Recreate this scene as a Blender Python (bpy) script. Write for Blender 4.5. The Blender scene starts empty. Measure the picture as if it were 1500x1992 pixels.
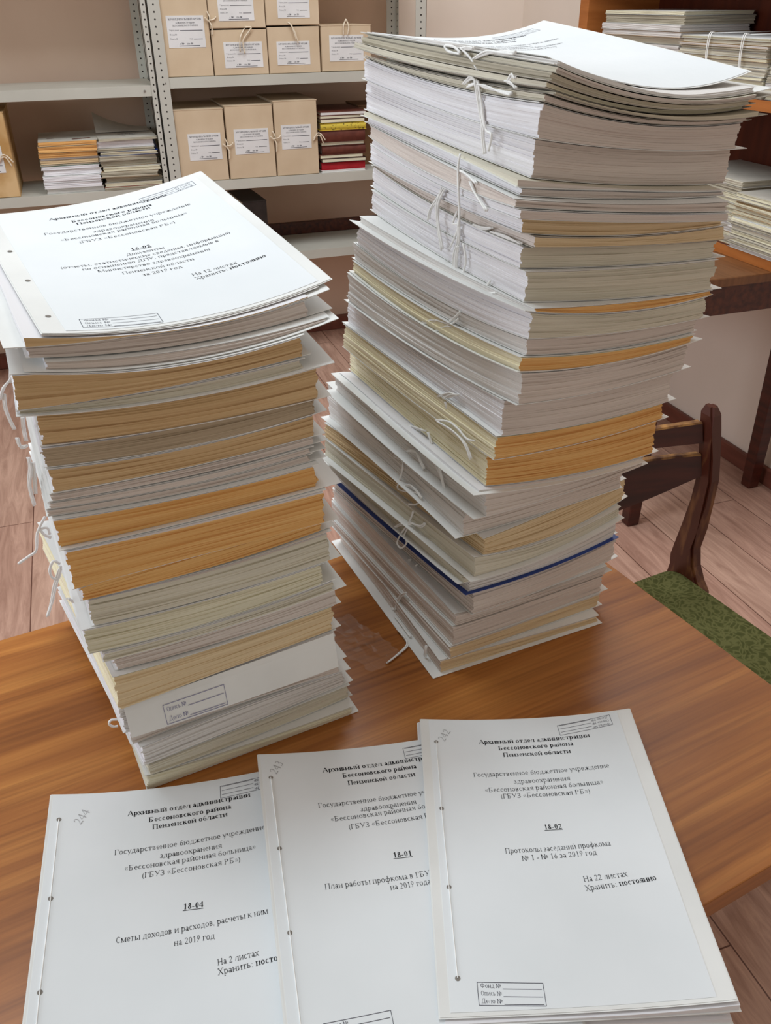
import bpy, bmesh, math, random
import numpy as np
from mathutils import Matrix, Vector
random.seed(7); rng = np.random.default_rng(11)
C = bpy.context.scene.collection
SC = bpy.context.scene
R = math.radians

# measured layout: camera pose, curved title sheets, boundaries between the files of both stacks, loose threads (metres)
CAM={'f': 1647.59, 'C': [0, 0, 1.3931], 'M': [[0.946402, -0.322849, -0.009559], [0.174949, 0.487521, 0.855404], [0.271506, 0.811229, -0.517873]]}
SHEETS={'D1': {'p': [-0.15644, 0.30871, -0.10665, 0.75783, -0.00435, 0.01325, -0.01259, -0.0116, -0.02247, 0.00826, -0.00329, 0.00356], 'W': 0.213, 'H': 0.297}, 'D2': {'p': [0.02701, 0.29435, -0.12641, 0.7611, -0.00493, 0.00979, -0.00952, -0.01092, -0.0138, 0.00183, -0.00203, 0.00262], 'W': 0.213, 'H': 0.297}, 'D3': {'p': [0.1406, 0.30795, -0.31682, 0.75877, 0.01732, 0.00204, -0.007, -0.01339, -0.01384, -0.00686, -0.00016, -0.00723], 'W': 0.213, 'H': 0.297}, 'TL': {'p': [-0.04474, 0.62062, 0.18743, 1.19545, 0.00493, 0.02494, 0.01494, -0.04962, 0.01758, 0.0006, -0.01315, 0.01514], 'W': 0.226, 'H': 0.305}, 'TR': {'p': [0.34235, 0.63715, 0.1409, 1.35638, -0.01837, 0.00897, 0.0248, -0.0681, 0.02372, -0.02233, 0.0012, 0.00344], 'W': 0.217, 'H': 0.303}}
FIT={'R': [['K0', 0.33373, 0.62091, 1.3572, 0.14315, -0.01814, 0.00968, 0.01703, 2e-05], ['K1', 0.33941, 0.61192, 1.35064, 0.17289, -0.0274, 0.01409, 0.01159, 9e-05], ['K2', 0.33513, 0.62049, 1.32687, 0.14941, -0.02597, 0.01679, 0.00843, 0.00558], ['K3', 0.33358, 0.62145, 1.30139, 0.14932, -0.02295, 0.0222, 0.00423, 0.00373], ['K4', 0.33751, 0.63447, 1.27089, 0.14307, -0.02276, 0.02327, 0.00324, 0.00063], ['a', 0.31965, 0.62344, 1.26714, 0.10674, -0.01766, 0.02276, 0.00235, -0.00226], ['b', 0.32394, 0.62562, 1.26027, 0.10581, -0.01884, 0.02301, 0.00282, 0.00074], ['c', 0.31531, 0.61557, 1.25412, 0.07345, -0.02229, 0.01609, 0.00208, 0.00653], ['e', 0.31828, 0.61291, 1.24532, 0.07892, -0.02129, 0.01619, 0.0019, 0.00509], ['f', 0.32908, 0.6287, 1.23033, 0.10615, -0.01606, 0.01296, 0.00496, 0.00288], ['g', 0.33937, 0.62521, 1.21889, 0.13105, -0.01785, 0.0203, 0.00221, 0.00623], ['h', 0.33263, 0.63393, 1.20049, 0.10754, -0.01663, 0.01727, 0.00225, 0.00447], ['i', 0.33492, 0.62581, 1.17436, 0.12855, -0.01941, 0.02024, 0.00284, 0.0039], ['j', 0.33714, 0.60894, 1.17041, 0.20377, -0.0205, 0.01705, 0.0073, 0.00582], ['k', 0.33272, 0.60857, 1.14782, 0.20179, -0.01925, 0.018, 0.00401, 0.0104], ['l', 0.33399, 0.61463, 1.1313, 0.21678, -0.01864, 0.01715, 0.00521, 0.00742], ['m', 0.32769, 0.61022, 1.1185, 0.20356, -0.01439, 0.01626, 0.00679, 0.00994], ['n', 0.32982, 0.6113, 1.08708, 0.23477, -0.01372, 0.01648, 0.00459, 0.00649], ['o', 0.32178, 0.62606, 1.0514, 0.19493, -0.01452, 0.02068, 0.00531, -9e-05], ['p', 0.3167, 0.62561, 1.02775, 0.19591, -0.01047, 0.01525, 0.00436, 0.00292], ['q', 0.31642, 0.63984, 0.99288, 0.15709, -0.01782, 0.0147, 0.00634, 0.00085], ['r', 0.30532, 0.6327, 0.99217, 0.17445, -0.01525, 0.0201, 0.00645, 0.00459], ['s', 0.31338, 0.63223, 0.96342, 0.22384, -0.00576, 0.02536, 0.00362, 0.00366], ['t', 0.30112, 0.65366, 0.93004, 0.19771, -0.00647, 0.01453, 0.00161, -0.00435], ['u', 0.32196, 0.64663, 0.90703, 0.30192, -0.00983, 0.01771, 0.01142, 0.00145], ['v', 0.31053, 0.64271, 0.88514, 0.26858, -0.00229, 0.01543, 0.00832, -0.00118], ['w', 0.30053, 0.6497, 0.87506, 0.21548, 0.00307, 0.0096, 0.00849, 0.00501], ['x', 0.31058, 0.65525, 0.85737, 0.2291, -0.00544, 0.00435, 0.006, 0.0032], ['y', 0.31733, 0.65764, 0.82407, 0.24339, -0.00829, 0.0142, 0.00464, -0.00204], ['z1', 0.29985, 0.6617, 0.8112, 0.18015, -0.00641, 0.00742, 0.00155, 0.00516], ['z2', 0.29749, 0.66029, 0.7841, 0.18253, -0.00563, 0.00863, 0.00126, -0.00113], ['aa', 0.29414, 0.6591, 0.76713, 0.17704, -0.00803, 0.01186, 0.00075, -0.00092], ['bb', 0.28284, 0.6593, 0.75065, 0.10048, -0.00144, 0.00169, 0.00013, -0.00023]], 'L': [['0', -0.04197, 0.6162, 1.19707, 0.17848, 0.00654, 0.02357, 0.01376, 0.00798], ['1', -0.044, 0.6195, 1.1925, 0.18, 0.009, 0.02, 0.012, 0], ['2', -0.0555, 0.617, 1.187, 0.155, 0.008, 0.01, 0.008, 0], ['3', -0.05717, 0.62168, 1.17771, 0.12979, -0.00206, 0.0, 0.00749, 0.0], ['4', -0.04591, 0.61661, 1.16936, 0.10424, 0.00383, 0.0, 0.0106, 0.0], ['5a', -0.06981, 0.60909, 1.14444, 0.09001, 0.00597, 0.0, 0.00408, 0.0], ['5b', -0.07173, 0.61252, 1.14027, 0.06059, 0.00054, 0.0, 0.00679, 0.0], ['6', -0.06101, 0.61214, 1.11304, 0.0454, 0.00181, 0.0, 0.00404, 0.0], ['7', -0.06158, 0.61249, 1.09523, 0.09478, 0.00173, 0.0, 0.00601, 0.0], ['8', -0.0612, 0.61084, 1.07384, 0.10818, 0.00243, 0.0, 0.00317, 0.0], ['9a', -0.06392, 0.611, 1.06718, 0.11458, 0.0011, 0.0, 0.00412, 0.0], ['9b', -0.06648, 0.61048, 1.06135, 0.10111, 0.00076, 0.0, 0.00471, 0.0], ['9c', -0.06849, 0.61065, 1.05475, 0.09552, -0.00033, 0.0, 0.00431, 0.0], ['10', -0.06522, 0.60568, 1.02802, 0.08642, 0.00481, 0.0, 0.00176, 0.0], ['11', -0.06222, 0.60142, 0.99029, 0.06916, 0.00978, 0.0, -0.00036, 0.0], ['12', -0.05858, 0.60386, 0.97627, 0.14805, 0.00408, 0.0, 0.00436, 0.0], ['13', -0.0547, 0.60577, 0.94767, 0.1183, 0.00155, 0.0, 0.00434, 0.0], ['14', -0.06381, 0.60244, 0.92194, 0.12521, 0.00313, 0.0, 0.00528, 0.0], ['15', -0.05223, 0.60166, 0.91083, 0.13609, 0.00313, 0.0, 0.00404, 0.0], ['16', -0.04469, 0.60731, 0.89473, 0.18315, -0.00947, 0.0, 0.00345, 0.0], ['17', -0.04836, 0.59871, 0.85789, 0.21774, -0.00117, 0.0, 0.00039, 0.0], ['18', -0.04979, 0.6028, 0.82494, 0.18459, -0.00793, 0.0, 0.00163, 0.0], ['19', -0.04586, 0.60356, 0.80799, 0.20225, -0.01128, 0.0, -0.00359, 0.0], ['20', -0.03873, 0.59751, 0.7843, 0.23886, -0.0071, 0.0, 0.00031, 0.0], ['21', -0.03567, 0.59824, 0.76956, 0.22058, -0.00851, 0.0, 0.00321, 0.0], ['22', -0.04035, 0.59853, 0.75062, 0.14774, -0.00157, 0.0, 0.00028, 0.0]]}
STRINGS={'R': [['T1', [[0.3102, 0.7559, 1.3586], [0.3114, 0.749, 1.3551], [0.3145, 0.7316, 1.3542], [0.3127, 0.7415, 1.3586], [0.3105, 0.7542, 1.3594]]], ['T1', [[0.3148, 0.7297, 1.3584], [0.3174, 0.7145, 1.3502], [0.3195, 0.7026, 1.3425]]], ['T1', [[0.3181, 0.7105, 1.3514], [0.3212, 0.6928, 1.3557], [0.3242, 0.6757, 1.3573], [0.3276, 0.6565, 1.358]]], ['T1', [[0.3148, 0.7297, 1.3579], [0.3166, 0.7192, 1.3578], [0.318, 0.7111, 1.3591]]], ['T5', [[0.3156, 0.7232, 1.3324], [0.3172, 0.7126, 1.3368], [0.3185, 0.7038, 1.3347], [0.3166, 0.7165, 1.3318]]], ['T5', [[0.3189, 0.7016, 1.3333], [0.3208, 0.6888, 1.3315], [0.3235, 0.6706, 1.3307], [0.3259, 0.655, 1.3303]]], ['T5', [[0.3182, 0.7061, 1.3361], [0.319, 0.7005, 1.3207], [0.32, 0.694, 1.3084], [0.3208, 0.6892, 1.3014]]], ['T5', [[0.3186, 0.7033, 1.3358], [0.3195, 0.6973, 1.321], [0.3208, 0.6892, 1.3014], [0.3221, 0.6804, 1.298], [0.3216, 0.6834, 1.2856]]], ['T5', [[0.3202, 0.693, 1.3085], [0.3204, 0.6917, 1.2945], [0.321, 0.6874, 1.2829]]], ['T4', [[0.3246, 0.6636, 1.3382], [0.3258, 0.6557, 1.3362], [0.3268, 0.6488, 1.3342]]], ['T4', [[0.3252, 0.6597, 1.3385], [0.3258, 0.6553, 1.3417], [0.3266, 0.6506, 1.341]]], ['e', [[0.3068, 0.7074, 1.2806], [0.3066, 0.7104, 1.2687], [0.3068, 0.7073, 1.2457], [0.307, 0.7051, 1.2342], [0.3069, 0.7055, 1.2219]]], ['e', [[0.3071, 0.7038, 1.2679], [0.3081, 0.6906, 1.2648], [0.3093, 0.6754, 1.2626]]], ['e', [[0.3084, 0.6866, 1.262], [0.3092, 0.677, 1.2533], [0.3108, 0.6566, 1.2443]]], ['f', [[0.3121, 0.7502, 1.2527], [0.311, 0.7604, 1.236], [0.3093, 0.777, 1.2228], [0.3088, 0.781, 1.2128]]], ['f', [[0.3127, 0.7448, 1.2523], [0.3108, 0.7629, 1.2305], [0.3108, 0.7621, 1.2125], [0.3119, 0.7524, 1.1907]]], ['h', [[0.3177, 0.7347, 1.2277], [0.3169, 0.742, 1.2161], [0.3181, 0.7313, 1.2169], [0.3176, 0.736, 1.207], [0.3165, 0.746, 1.1931]]], ['h', [[0.3182, 0.7303, 1.2209], [0.3182, 0.7301, 1.2005], [0.3175, 0.7373, 1.1857], [0.3178, 0.7337, 1.1541]]], ['i', [[0.3186, 0.7211, 1.2025], [0.3194, 0.715, 1.1883], [0.3188, 0.719, 1.1742], [0.3196, 0.7129, 1.1611], [0.3222, 0.6927, 1.1611], [0.3248, 0.673, 1.1806]]], ['i', [[0.3176, 0.7285, 1.1983], [0.3173, 0.7313, 1.1819], [0.3177, 0.7278, 1.1502]]], ['i', [[0.3203, 0.7078, 1.1611], [0.3234, 0.6834, 1.1656], [0.3264, 0.6607, 1.1736]]], ['i', [[0.3232, 0.6857, 1.1643], [0.3251, 0.6705, 1.1561]]], ['g', [[0.3242, 0.71, 1.2208], [0.326, 0.6956, 1.22], [0.3281, 0.6799, 1.2243]]], ['g', [[0.3279, 0.6818, 1.2203], [0.3308, 0.6595, 1.2201], [0.3339, 0.6362, 1.2203]]], ['l', [[0.2969, 0.7644, 1.1175], [0.3007, 0.7471, 1.1254], [0.306, 0.7233, 1.1294], [0.3089, 0.71, 1.1387], [0.3103, 0.7036, 1.1453]]], ['l', [[0.2975, 0.7618, 1.1168], [0.3018, 0.7422, 1.1246], [0.3075, 0.7164, 1.13], [0.3099, 0.7054, 1.138]]], ['l', [[0.3024, 0.7395, 1.116], [0.306, 0.7231, 1.1238], [0.308, 0.714, 1.1279]]], ['o', [[0.2989, 0.7213, 1.055], [0.3025, 0.7029, 1.0642], [0.3054, 0.6886, 1.0688]]], ['o', [[0.3006, 0.7125, 1.056], [0.303, 0.7004, 1.0629], [0.3056, 0.6875, 1.07]]], ['o', [[0.3014, 0.7086, 1.0544], [0.302, 0.7057, 1.0463]]], ['p', [[0.2944, 0.7173, 1.0316], [0.2987, 0.6959, 1.039], [0.302, 0.6791, 1.038], [0.3049, 0.6645, 1.0337], [0.3074, 0.6518, 1.0372]]], ['p', [[0.2953, 0.7129, 1.032], [0.3008, 0.6849, 1.0316], [0.3046, 0.6661, 1.0278], [0.3067, 0.6552, 1.0167]]], ['q', [[0.2884, 0.7911, 0.995], [0.2927, 0.7643, 1.0012], [0.2955, 0.7464, 1.0066]]], ['q', [[0.2963, 0.7414, 1.0066], [0.2971, 0.7362, 1.0004], [0.2975, 0.7336, 0.9972]]], ['s', [[0.2801, 0.7604, 0.9787], [0.2838, 0.7441, 0.9845], [0.2859, 0.7348, 0.9784], [0.2875, 0.7279, 0.9728]]], ['s', [[0.2904, 0.7151, 0.9902], [0.2929, 0.704, 0.9811], [0.295, 0.695, 0.971], [0.2971, 0.6857, 0.9539], [0.2973, 0.6849, 0.938]]], ['s', [[0.2929, 0.7044, 0.9908], [0.2944, 0.6974, 0.977], [0.2961, 0.6902, 0.9589], [0.2957, 0.6918, 0.9478]]], ['t', [[0.2716, 0.7804, 0.9645], [0.2752, 0.7624, 0.9652], [0.2745, 0.7663, 0.9451], [0.2732, 0.7728, 0.9279], [0.2773, 0.7522, 0.9334], [0.2813, 0.7325, 0.9418], [0.2827, 0.7251, 0.9394], [0.2808, 0.7346, 0.9269], [0.2778, 0.7495, 0.9192]]], ['t', [[0.2753, 0.7624, 0.9346], [0.2793, 0.7423, 0.9445], [0.2832, 0.7228, 0.9406]]], ['v', [[0.2796, 0.7399, 0.9149], [0.2775, 0.7477, 0.8965], [0.2735, 0.7622, 0.874], [0.2714, 0.7697, 0.8578], [0.2735, 0.7622, 0.8543], [0.2764, 0.7517, 0.8678], [0.2752, 0.7559, 0.8759], [0.2786, 0.7437, 0.9001]]], ['v', [[0.2706, 0.7728, 0.8773], [0.2741, 0.7601, 0.887], [0.2786, 0.7437, 0.8957]]], ['v', [[0.2856, 0.7182, 0.9114], [0.2835, 0.7258, 0.9024], [0.2791, 0.7417, 0.899]]], ['y', [[0.2867, 0.7644, 0.8344], [0.2848, 0.7722, 0.8235], [0.2873, 0.7621, 0.8225], [0.2897, 0.7523, 0.8346]]], ['z2', [[0.2766, 0.7515, 0.7979], [0.2738, 0.7668, 0.7796], [0.2718, 0.7775, 0.7556], [0.2702, 0.7859, 0.7291]]], ['bb', [[0.268, 0.7669, 0.7353], [0.2699, 0.7481, 0.7407], [0.2723, 0.7241, 0.7535]]], ['bb', [[0.2763, 0.6848, 0.7703], [0.276, 0.6869, 0.7523]]], ['bb', [[0.2716, 0.7314, 0.7379], [0.2696, 0.7512, 0.7088], [0.2656, 0.7909, 0.661]]]], 'L': [['9a', [[-0.0775, 0.66, 1.0281], [-0.0863, 0.66, 1.0141], [-0.0907, 0.66, 0.9978], [-0.0976, 0.66, 0.9931], [-0.1071, 0.66, 0.9877]]], ['10', [[-0.0769, 0.66, 1.0072], [-0.0818, 0.66, 1.012], [-0.0827, 0.66, 1.017], [-0.0778, 0.66, 1.0172], [-0.0771, 0.66, 1.0109]]], ['11', [[-0.0753, 0.66, 0.9803], [-0.0797, 0.66, 0.9839], [-0.0843, 0.66, 0.9759], [-0.0839, 0.66, 0.968], [-0.0793, 0.66, 0.9656], [-0.0749, 0.66, 0.9776]]], ['11', [[-0.0754, 0.66, 0.9751], [-0.0827, 0.66, 0.9585], [-0.089, 0.66, 0.9427], [-0.0954, 0.66, 0.9293]]], ['12', [[-0.0754, 0.66, 0.9433], [-0.0712, 0.66, 0.9381], [-0.064, 0.66, 0.9376]]], ['6', [[-0.0825, 0.66, 1.1017], [-0.0817, 0.66, 1.0929], [-0.0768, 0.66, 1.0943]]], ['7', [[-0.0782, 0.66, 1.0835], [-0.0785, 0.66, 1.0735], [-0.0826, 0.66, 1.0584], [-0.0826, 0.66, 1.041]]], ['8', [[-0.0755, 0.66, 1.0786], [-0.0769, 0.66, 1.0676], [-0.0795, 0.66, 1.0509]]], ['3', [[-0.0659, 0.66, 1.1738], [-0.0719, 0.66, 1.1654], [-0.0757, 0.66, 1.152], [-0.0834, 0.66, 1.1437], [-0.0879, 0.66, 1.1348]]], ['4', [[-0.0675, 0.66, 1.163], [-0.0731, 0.66, 1.16], [-0.0767, 0.66, 1.1474]]], ['5a', [[-0.0836, 0.66, 1.1389], [-0.0852, 0.66, 1.1247], [-0.0827, 0.66, 1.1094]]], ['6', [[-0.0748, 0.66, 1.1181], [-0.076, 0.66, 1.1084], [-0.0765, 0.66, 1.0983]]], ['17', [[-0.0584, 0.66, 0.7908], [-0.0649, 0.66, 0.7921], [-0.0673, 0.66, 0.7874], [-0.0642, 0.66, 0.7832], [-0.0598, 0.66, 0.7825]]]]}
STR_END=[[0.2653, 0.7153, 0.7525], [0.2522, 0.7036, 0.7525], [0.2321, 0.692, 0.7525]]
# ---------------------------------------------------------------- camera
cam_d = bpy.data.cameras.new('camera'); cam = bpy.data.objects.new('camera', cam_d); C.objects.link(cam)
cam_d.sensor_fit = 'HORIZONTAL'; cam_d.sensor_width = 36.0; cam_d.lens = CAM['f'] * 36.0 / 1500.0
cam_d.clip_start = 0.02
rt, up, fw = [Vector(v) for v in CAM['M']]
m = Matrix.Identity(4)
for i in range(3):
    m[i][0] = rt[i]; m[i][1] = up[i]; m[i][2] = -fw[i]; m[i][3] = CAM['C'][i]
cam.matrix_world = m
SC.camera = cam

# ---------------------------------------------------------------- light
SC.view_settings.view_transform = 'Standard'; SC.view_settings.look = 'None'
SC.view_settings.gamma = 1.0; SC.view_settings.use_curve_mapping = False
SC.view_settings.exposure = 0.1
world = bpy.data.worlds.new('world'); SC.world = world; world.use_nodes = True
bg = world.node_tree.nodes['Background']; bg.inputs[0].default_value = (1.0, 0.90, 0.80, 1); bg.inputs[1].default_value = 0.36
def area(name, loc, target, sx, sy, power, col):
    l = bpy.data.lights.new(name, 'AREA'); l.shape = 'RECTANGLE'; l.size = sx; l.size_y = sy
    l.energy = power; l.color = col
    o = bpy.data.objects.new(name, l); C.objects.link(o); o.location = loc
    o.rotation_euler = (Vector(target) - Vector(loc)).to_track_quat('-Z', 'Y').to_euler()
    return o
area('ceiling_lamp', (-0.5, 1.5, 3.4), (-0.5, 1.5, 0), 1.4, 0.7, 32, (0.84, 0.94, 1.0))
area('ceiling_lamp', (1.05, 2.3, 3.2), (1.05, 2.3, 0), 1.4, 0.7, 30, (0.95, 0.97, 1.0))
area('window_daylight', (-2.3, 1.0, 1.7), (0.2, 0.9, 0.9), 1.5, 1.4, 28, (0.84, 0.91, 1.0))

# ---------------------------------------------------------------- materials
def lin(h):
    h = h.lstrip('#'); v = [int(h[i:i+2], 16) / 255 for i in (0, 2, 4)]
    return tuple(c / 12.92 if c <= .04045 else ((c + .055) / 1.055) ** 2.4 for c in v) + (1,)
def base_mat(name, rough=.7, spec=.3):
    mt = bpy.data.materials.new(name); mt.use_nodes = True
    b = mt.node_tree.nodes['Principled BSDF']; b.inputs['Roughness'].default_value = rough
    b.inputs['Specular IOR Level'].default_value = spec
    return mt, mt.node_tree.nodes, mt.node_tree.links, b
def noisy(name, a, b2, scale=20, rough=.7, spec=.3, stretch=(1, 1, 1), bump=0, detail=4, lo=.35, hi=.65, coord='Object', bdist=.002):
    mt, N, L, b = base_mat(name, rough, spec)
    tc = N.new('ShaderNodeTexCoord'); mp = N.new('ShaderNodeMapping'); mp.inputs['Scale'].default_value = stretch
    nz = N.new('ShaderNodeTexNoise'); nz.inputs['Scale'].default_value = scale; nz.inputs['Detail'].default_value = detail
    cr = N.new('ShaderNodeValToRGB'); e = cr.color_ramp.elements
    e[0].position = lo; e[0].color = lin(a); e[1].position = hi; e[1].color = lin(b2)
    L.new(tc.outputs[coord], mp.inputs[0]); L.new(mp.outputs[0], nz.inputs[0]); L.new(nz.outputs[0], cr.inputs[0]); L.new(cr.outputs[0], b.inputs['Base Color'])
    if bump:
        bp = N.new('ShaderNodeBump'); bp.inputs['Strength'].default_value = bump; bp.inputs['Distance'].default_value = bdist
        L.new(nz.outputs[0], bp.inputs['Height']); L.new(bp.outputs[0], b.inputs['Normal'])
    return mt
def page_edge(name, a, b2, streak=0.5):
    """cut edges of a block of sheets: thin stripes along the sheets (UV: x along the edge in metres, y through the thickness)"""
    mt, N, L, b = base_mat(name, .85, .15)
    uv = N.new('ShaderNodeUVMap'); mp = N.new('ShaderNodeMapping'); mp.inputs['Scale'].default_value = (2.5, 1300, 1)
    nz = N.new('ShaderNodeTexNoise'); nz.inputs['Scale'].default_value = 1; nz.inputs['Detail'].default_value = 3
    mp2 = N.new('ShaderNodeMapping'); mp2.inputs['Scale'].default_value = (5, 150, 1)
    n2 = N.new('ShaderNodeTexNoise'); n2.inputs['Scale'].default_value = 1; n2.inputs['Detail'].default_value = 2
    ad = N.new('ShaderNodeMath'); ad.operation = 'MULTIPLY_ADD'; ad.inputs[1].default_value = .55
    md = N.new('ShaderNodeMath'); md.operation = 'MULTIPLY'; md.inputs[1].default_value = .45
    cr = N.new('ShaderNodeValToRGB'); e = cr.color_ramp.elements
    e[0].position = .5 - .22 * streak - .1; e[0].color = lin(a); e[1].position = .62; e[1].color = lin(b2)
    L.new(uv.outputs[0], mp.inputs[0]); L.new(mp.outputs[0], nz.inputs[0]); L.new(uv.outputs[0], mp2.inputs[0]); L.new(mp2.outputs[0], n2.inputs[0])
    L.new(n2.outputs[0], md.inputs[0]); L.new(nz.outputs[0], ad.inputs[0]); L.new(md.outputs[0], ad.inputs[2]); L.new(ad.outputs[0], cr.inputs[0])
    L.new(cr.outputs[0], b.inputs['Base Color'])
    bp = N.new('ShaderNodeBump'); bp.inputs['Strength'].default_value = .12; bp.inputs['Distance'].default_value = .0005
    L.new(nz.outputs[0], bp.inputs['Height']); L.new(bp.outputs[0], b.inputs['Normal'])
    return mt
EDGE = {
 'W': page_edge('white_page_edges', '#d8d6d9', '#f1f0f3'),
 'C': page_edge('pale_page_edges', '#d2cfcc', '#e8e5e2'),
 'P': page_edge('pinkish_page_edges', '#c9beb7', '#ded4cc'),
 'G': page_edge('greyish_page_edges', '#c6c0b0', '#dcd7c6'),
 'Y': page_edge('cream_page_edges', '#e0d8b8', '#f1ead0'),
 'T': page_edge('tan_page_edges', '#d0b892', '#e5d0ac'),
 'B': page_edge('brown_page_edges', '#bf9f74', '#d8bb90'),
 'A': page_edge('drab_page_edges', '#a3927a', '#bfae95'),
 'O': page_edge('ochre_page_edges', '#d59c58', '#ecc080'),
 'D': page_edge('dusty_page_edges', '#8f8779', '#cfc8b4'),
 'K': page_edge('old_cream_page_edges', '#cbc5ac', '#e4dfc8'),
}
PAPER = noisy('paper', '#e6ebee', '#eef2f5', 6, .8, .2)
CARD = noisy('white_card', '#e3e4e2', '#eff0ee', 8, .75, .25)
CARDG = noisy('grey_card', '#b9b4aa', '#cfcabf', 10, .8, .2)
CARDT = noisy('tan_card', '#b69468', '#cdb08a', 10, .8, .2)
BLUE = noisy('blue_card', '#15347e', '#1f48a0', 10, .4, .5)
INK = noisy('black_ink', '#1d1d22', '#26262c', 10, .8, .1)
INKG = noisy('grey_ink', '#4a4a52', '#5a5a62', 10, .8, .1)
STAMP = noisy('violet_stamp_ink', '#6a6790', '#7d7aa2', 10, .8, .1)
STAMPK = noisy('dark_stamp_ink', '#44434f', '#5a5966', 10, .8, .1)
PENCIL = noisy('pencil_grey', '#a5a5a8', '#b4b4b6', 10, .8, .1)
HOLE = noisy('punched_hole', '#7d7873', '#908b85', 30, .9, .1)
THREAD = noisy('white_thread', '#f0f0ee', '#f8f8f6', 300, .9, .1)
TAPE = noisy('cream_tape', '#dccdb4', '#efe3d0', 200, .9, .1)
METAL = noisy('grey_enamel', '#bfbeb4', '#c9c8be', 3, .42, .4)
BOXM = noisy('beige_cardboard', '#cbb598', '#d8c4a8', 7, .8, .2, lo=.3, hi=.7)
BOXO = noisy('aged_cardboard', '#b9905a', '#d9b98a', 9, .8, .2)
BOXB = noisy('brown_cardboard', '#7d5f45', '#8d6d50', 7, .8, .2)
LABEL = noisy('label_paper', '#dcdcdc', '#e8e8e8', 8, .8, .2)
WALL = noisy('wall_paint', '#d9bda8', '#e0c6b1', 2.5, .85, .15, bump=.05, bdist=.01)
WALLR = noisy('pale_and_lit_wall_paint', '#e6dacd', '#ecdfd3', 2.5, .85, .15, bump=.05, bdist=.01)  # right wall, and the lit end of the back wall painted paler
DARKW = noisy('dark_varnished_wood', '#34120c', '#4c1d12', 6, .38, .5, stretch=(1, 1, 10))
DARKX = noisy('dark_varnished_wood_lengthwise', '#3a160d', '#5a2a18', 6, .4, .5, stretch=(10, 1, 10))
DESKT = noisy('worn_desk_top', '#6d4526', '#7d5230', 9, .4, .5, stretch=(9, 1, 1))
WORN = noisy('worn_bare_wood', '#5c2b14', '#b98a4e', 25, .5, .4, stretch=(1, 1, 1), lo=.35, hi=.6)
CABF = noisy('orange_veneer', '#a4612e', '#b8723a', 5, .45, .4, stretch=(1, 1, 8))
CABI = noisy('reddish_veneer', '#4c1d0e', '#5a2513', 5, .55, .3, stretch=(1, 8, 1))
BASEB = noisy('brown_skirting', '#6a3c30', '#7a4638', 4, .45, .4, stretch=(8, 1, 8))
LEATH = noisy('brown_leatherette', '#5a2c22', '#6b372b', 40, .5, .4)
REDM = noisy('red_cover', '#b01f2c', '#c42a36', 20, .45, .4)
YELM = noisy('speckled_yellow_cover', '#3a341c', '#d8c04a', 120, .6, .3, lo=.34, hi=.4)
BLACKM = noisy('black_cover', '#221c1a', '#302825', 20, .5, .4)
GREENM = noisy('green_card', '#1f6a4a', '#2a7c58', 20, .6, .3)
REDDISH = noisy('rusty_card', '#8f4630', '#a6573c', 20, .7, .3)

def wood_mat(name, cols, axis_stretch, rough, scale=1.0, spec=.45, coat=0):
    mt, N, L, b = base_mat(name, rough, spec)
    tc = N.new('ShaderNodeTexCoord'); mp = N.new('ShaderNodeMapping'); mp.inputs['Scale'].default_value = axis_stretch
    n1 = N.new('ShaderNodeTexNoise'); n1.inputs['Scale'].default_value = 3 * scale; n1.inputs['Detail'].default_value = 8; n1.inputs['Roughness'].default_value = .62; n1.inputs['Distortion'].default_value = .5
    mp2 = N.new('ShaderNodeMapping'); mp2.inputs['Scale'].default_value = tuple(a * 9 if a > 3 else a * 2 for a in axis_stretch)
    n2 = N.new('ShaderNodeTexNoise'); n2.inputs['Scale'].default_value = 3 * scale; n2.inputs['Detail'].default_value = 3
    cr = N.new('ShaderNodeValToRGB'); cr.color_ramp.elements[0].position = .3; cr.color_ramp.elements[0].color = lin(cols[0])
    cr.color_ramp.elements[1].position = .7; cr.color_ramp.elements[1].color = lin(cols[2])
    e = cr.color_ramp.elements.new(.5); e.color = lin(cols[1])
    mx = N.new('ShaderNodeMix'); mx.data_type = 'RGBA'; mx.blend_type = 'MULTIPLY'; mx.inputs[0].default_value = .35
    c2 = N.new('ShaderNodeValToRGB'); c2.color_ramp.elements[0].position = .35; c2.color_ramp.elements[0].color = (.45, .4, .36, 1); c2.color_ramp.elements[1].position = .55; c2.color_ramp.elements[1].color = (1, 1, 1, 1)
    L.new(tc.outputs['Object'], mp.inputs[0]); L.new(mp.outputs[0], n1.inputs[0]); L.new(n1.outputs[0], cr.inputs[0])
    L.new(tc.outputs['Object'], mp2.inputs[0]); L.new(mp2.outputs[0], n2.inputs[0]); L.new(n2.outputs[0], c2.inputs[0])
    L.new(cr.outputs[0], mx.inputs[6]); L.new(c2.outputs[0], mx.inputs[7]); L.new(mx.outputs[2], b.inputs['Base Color'])
    return mt
TABLEW = wood_mat('table_veneer', ('#80481c', '#a3642c', '#c0803e'), (.55, 9, 9), .33)
TABLEE = wood_mat('table_edge_veneer', ('#8a5028', '#a8683a', '#b87a48'), (.55, 9, 9), .4)

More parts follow.
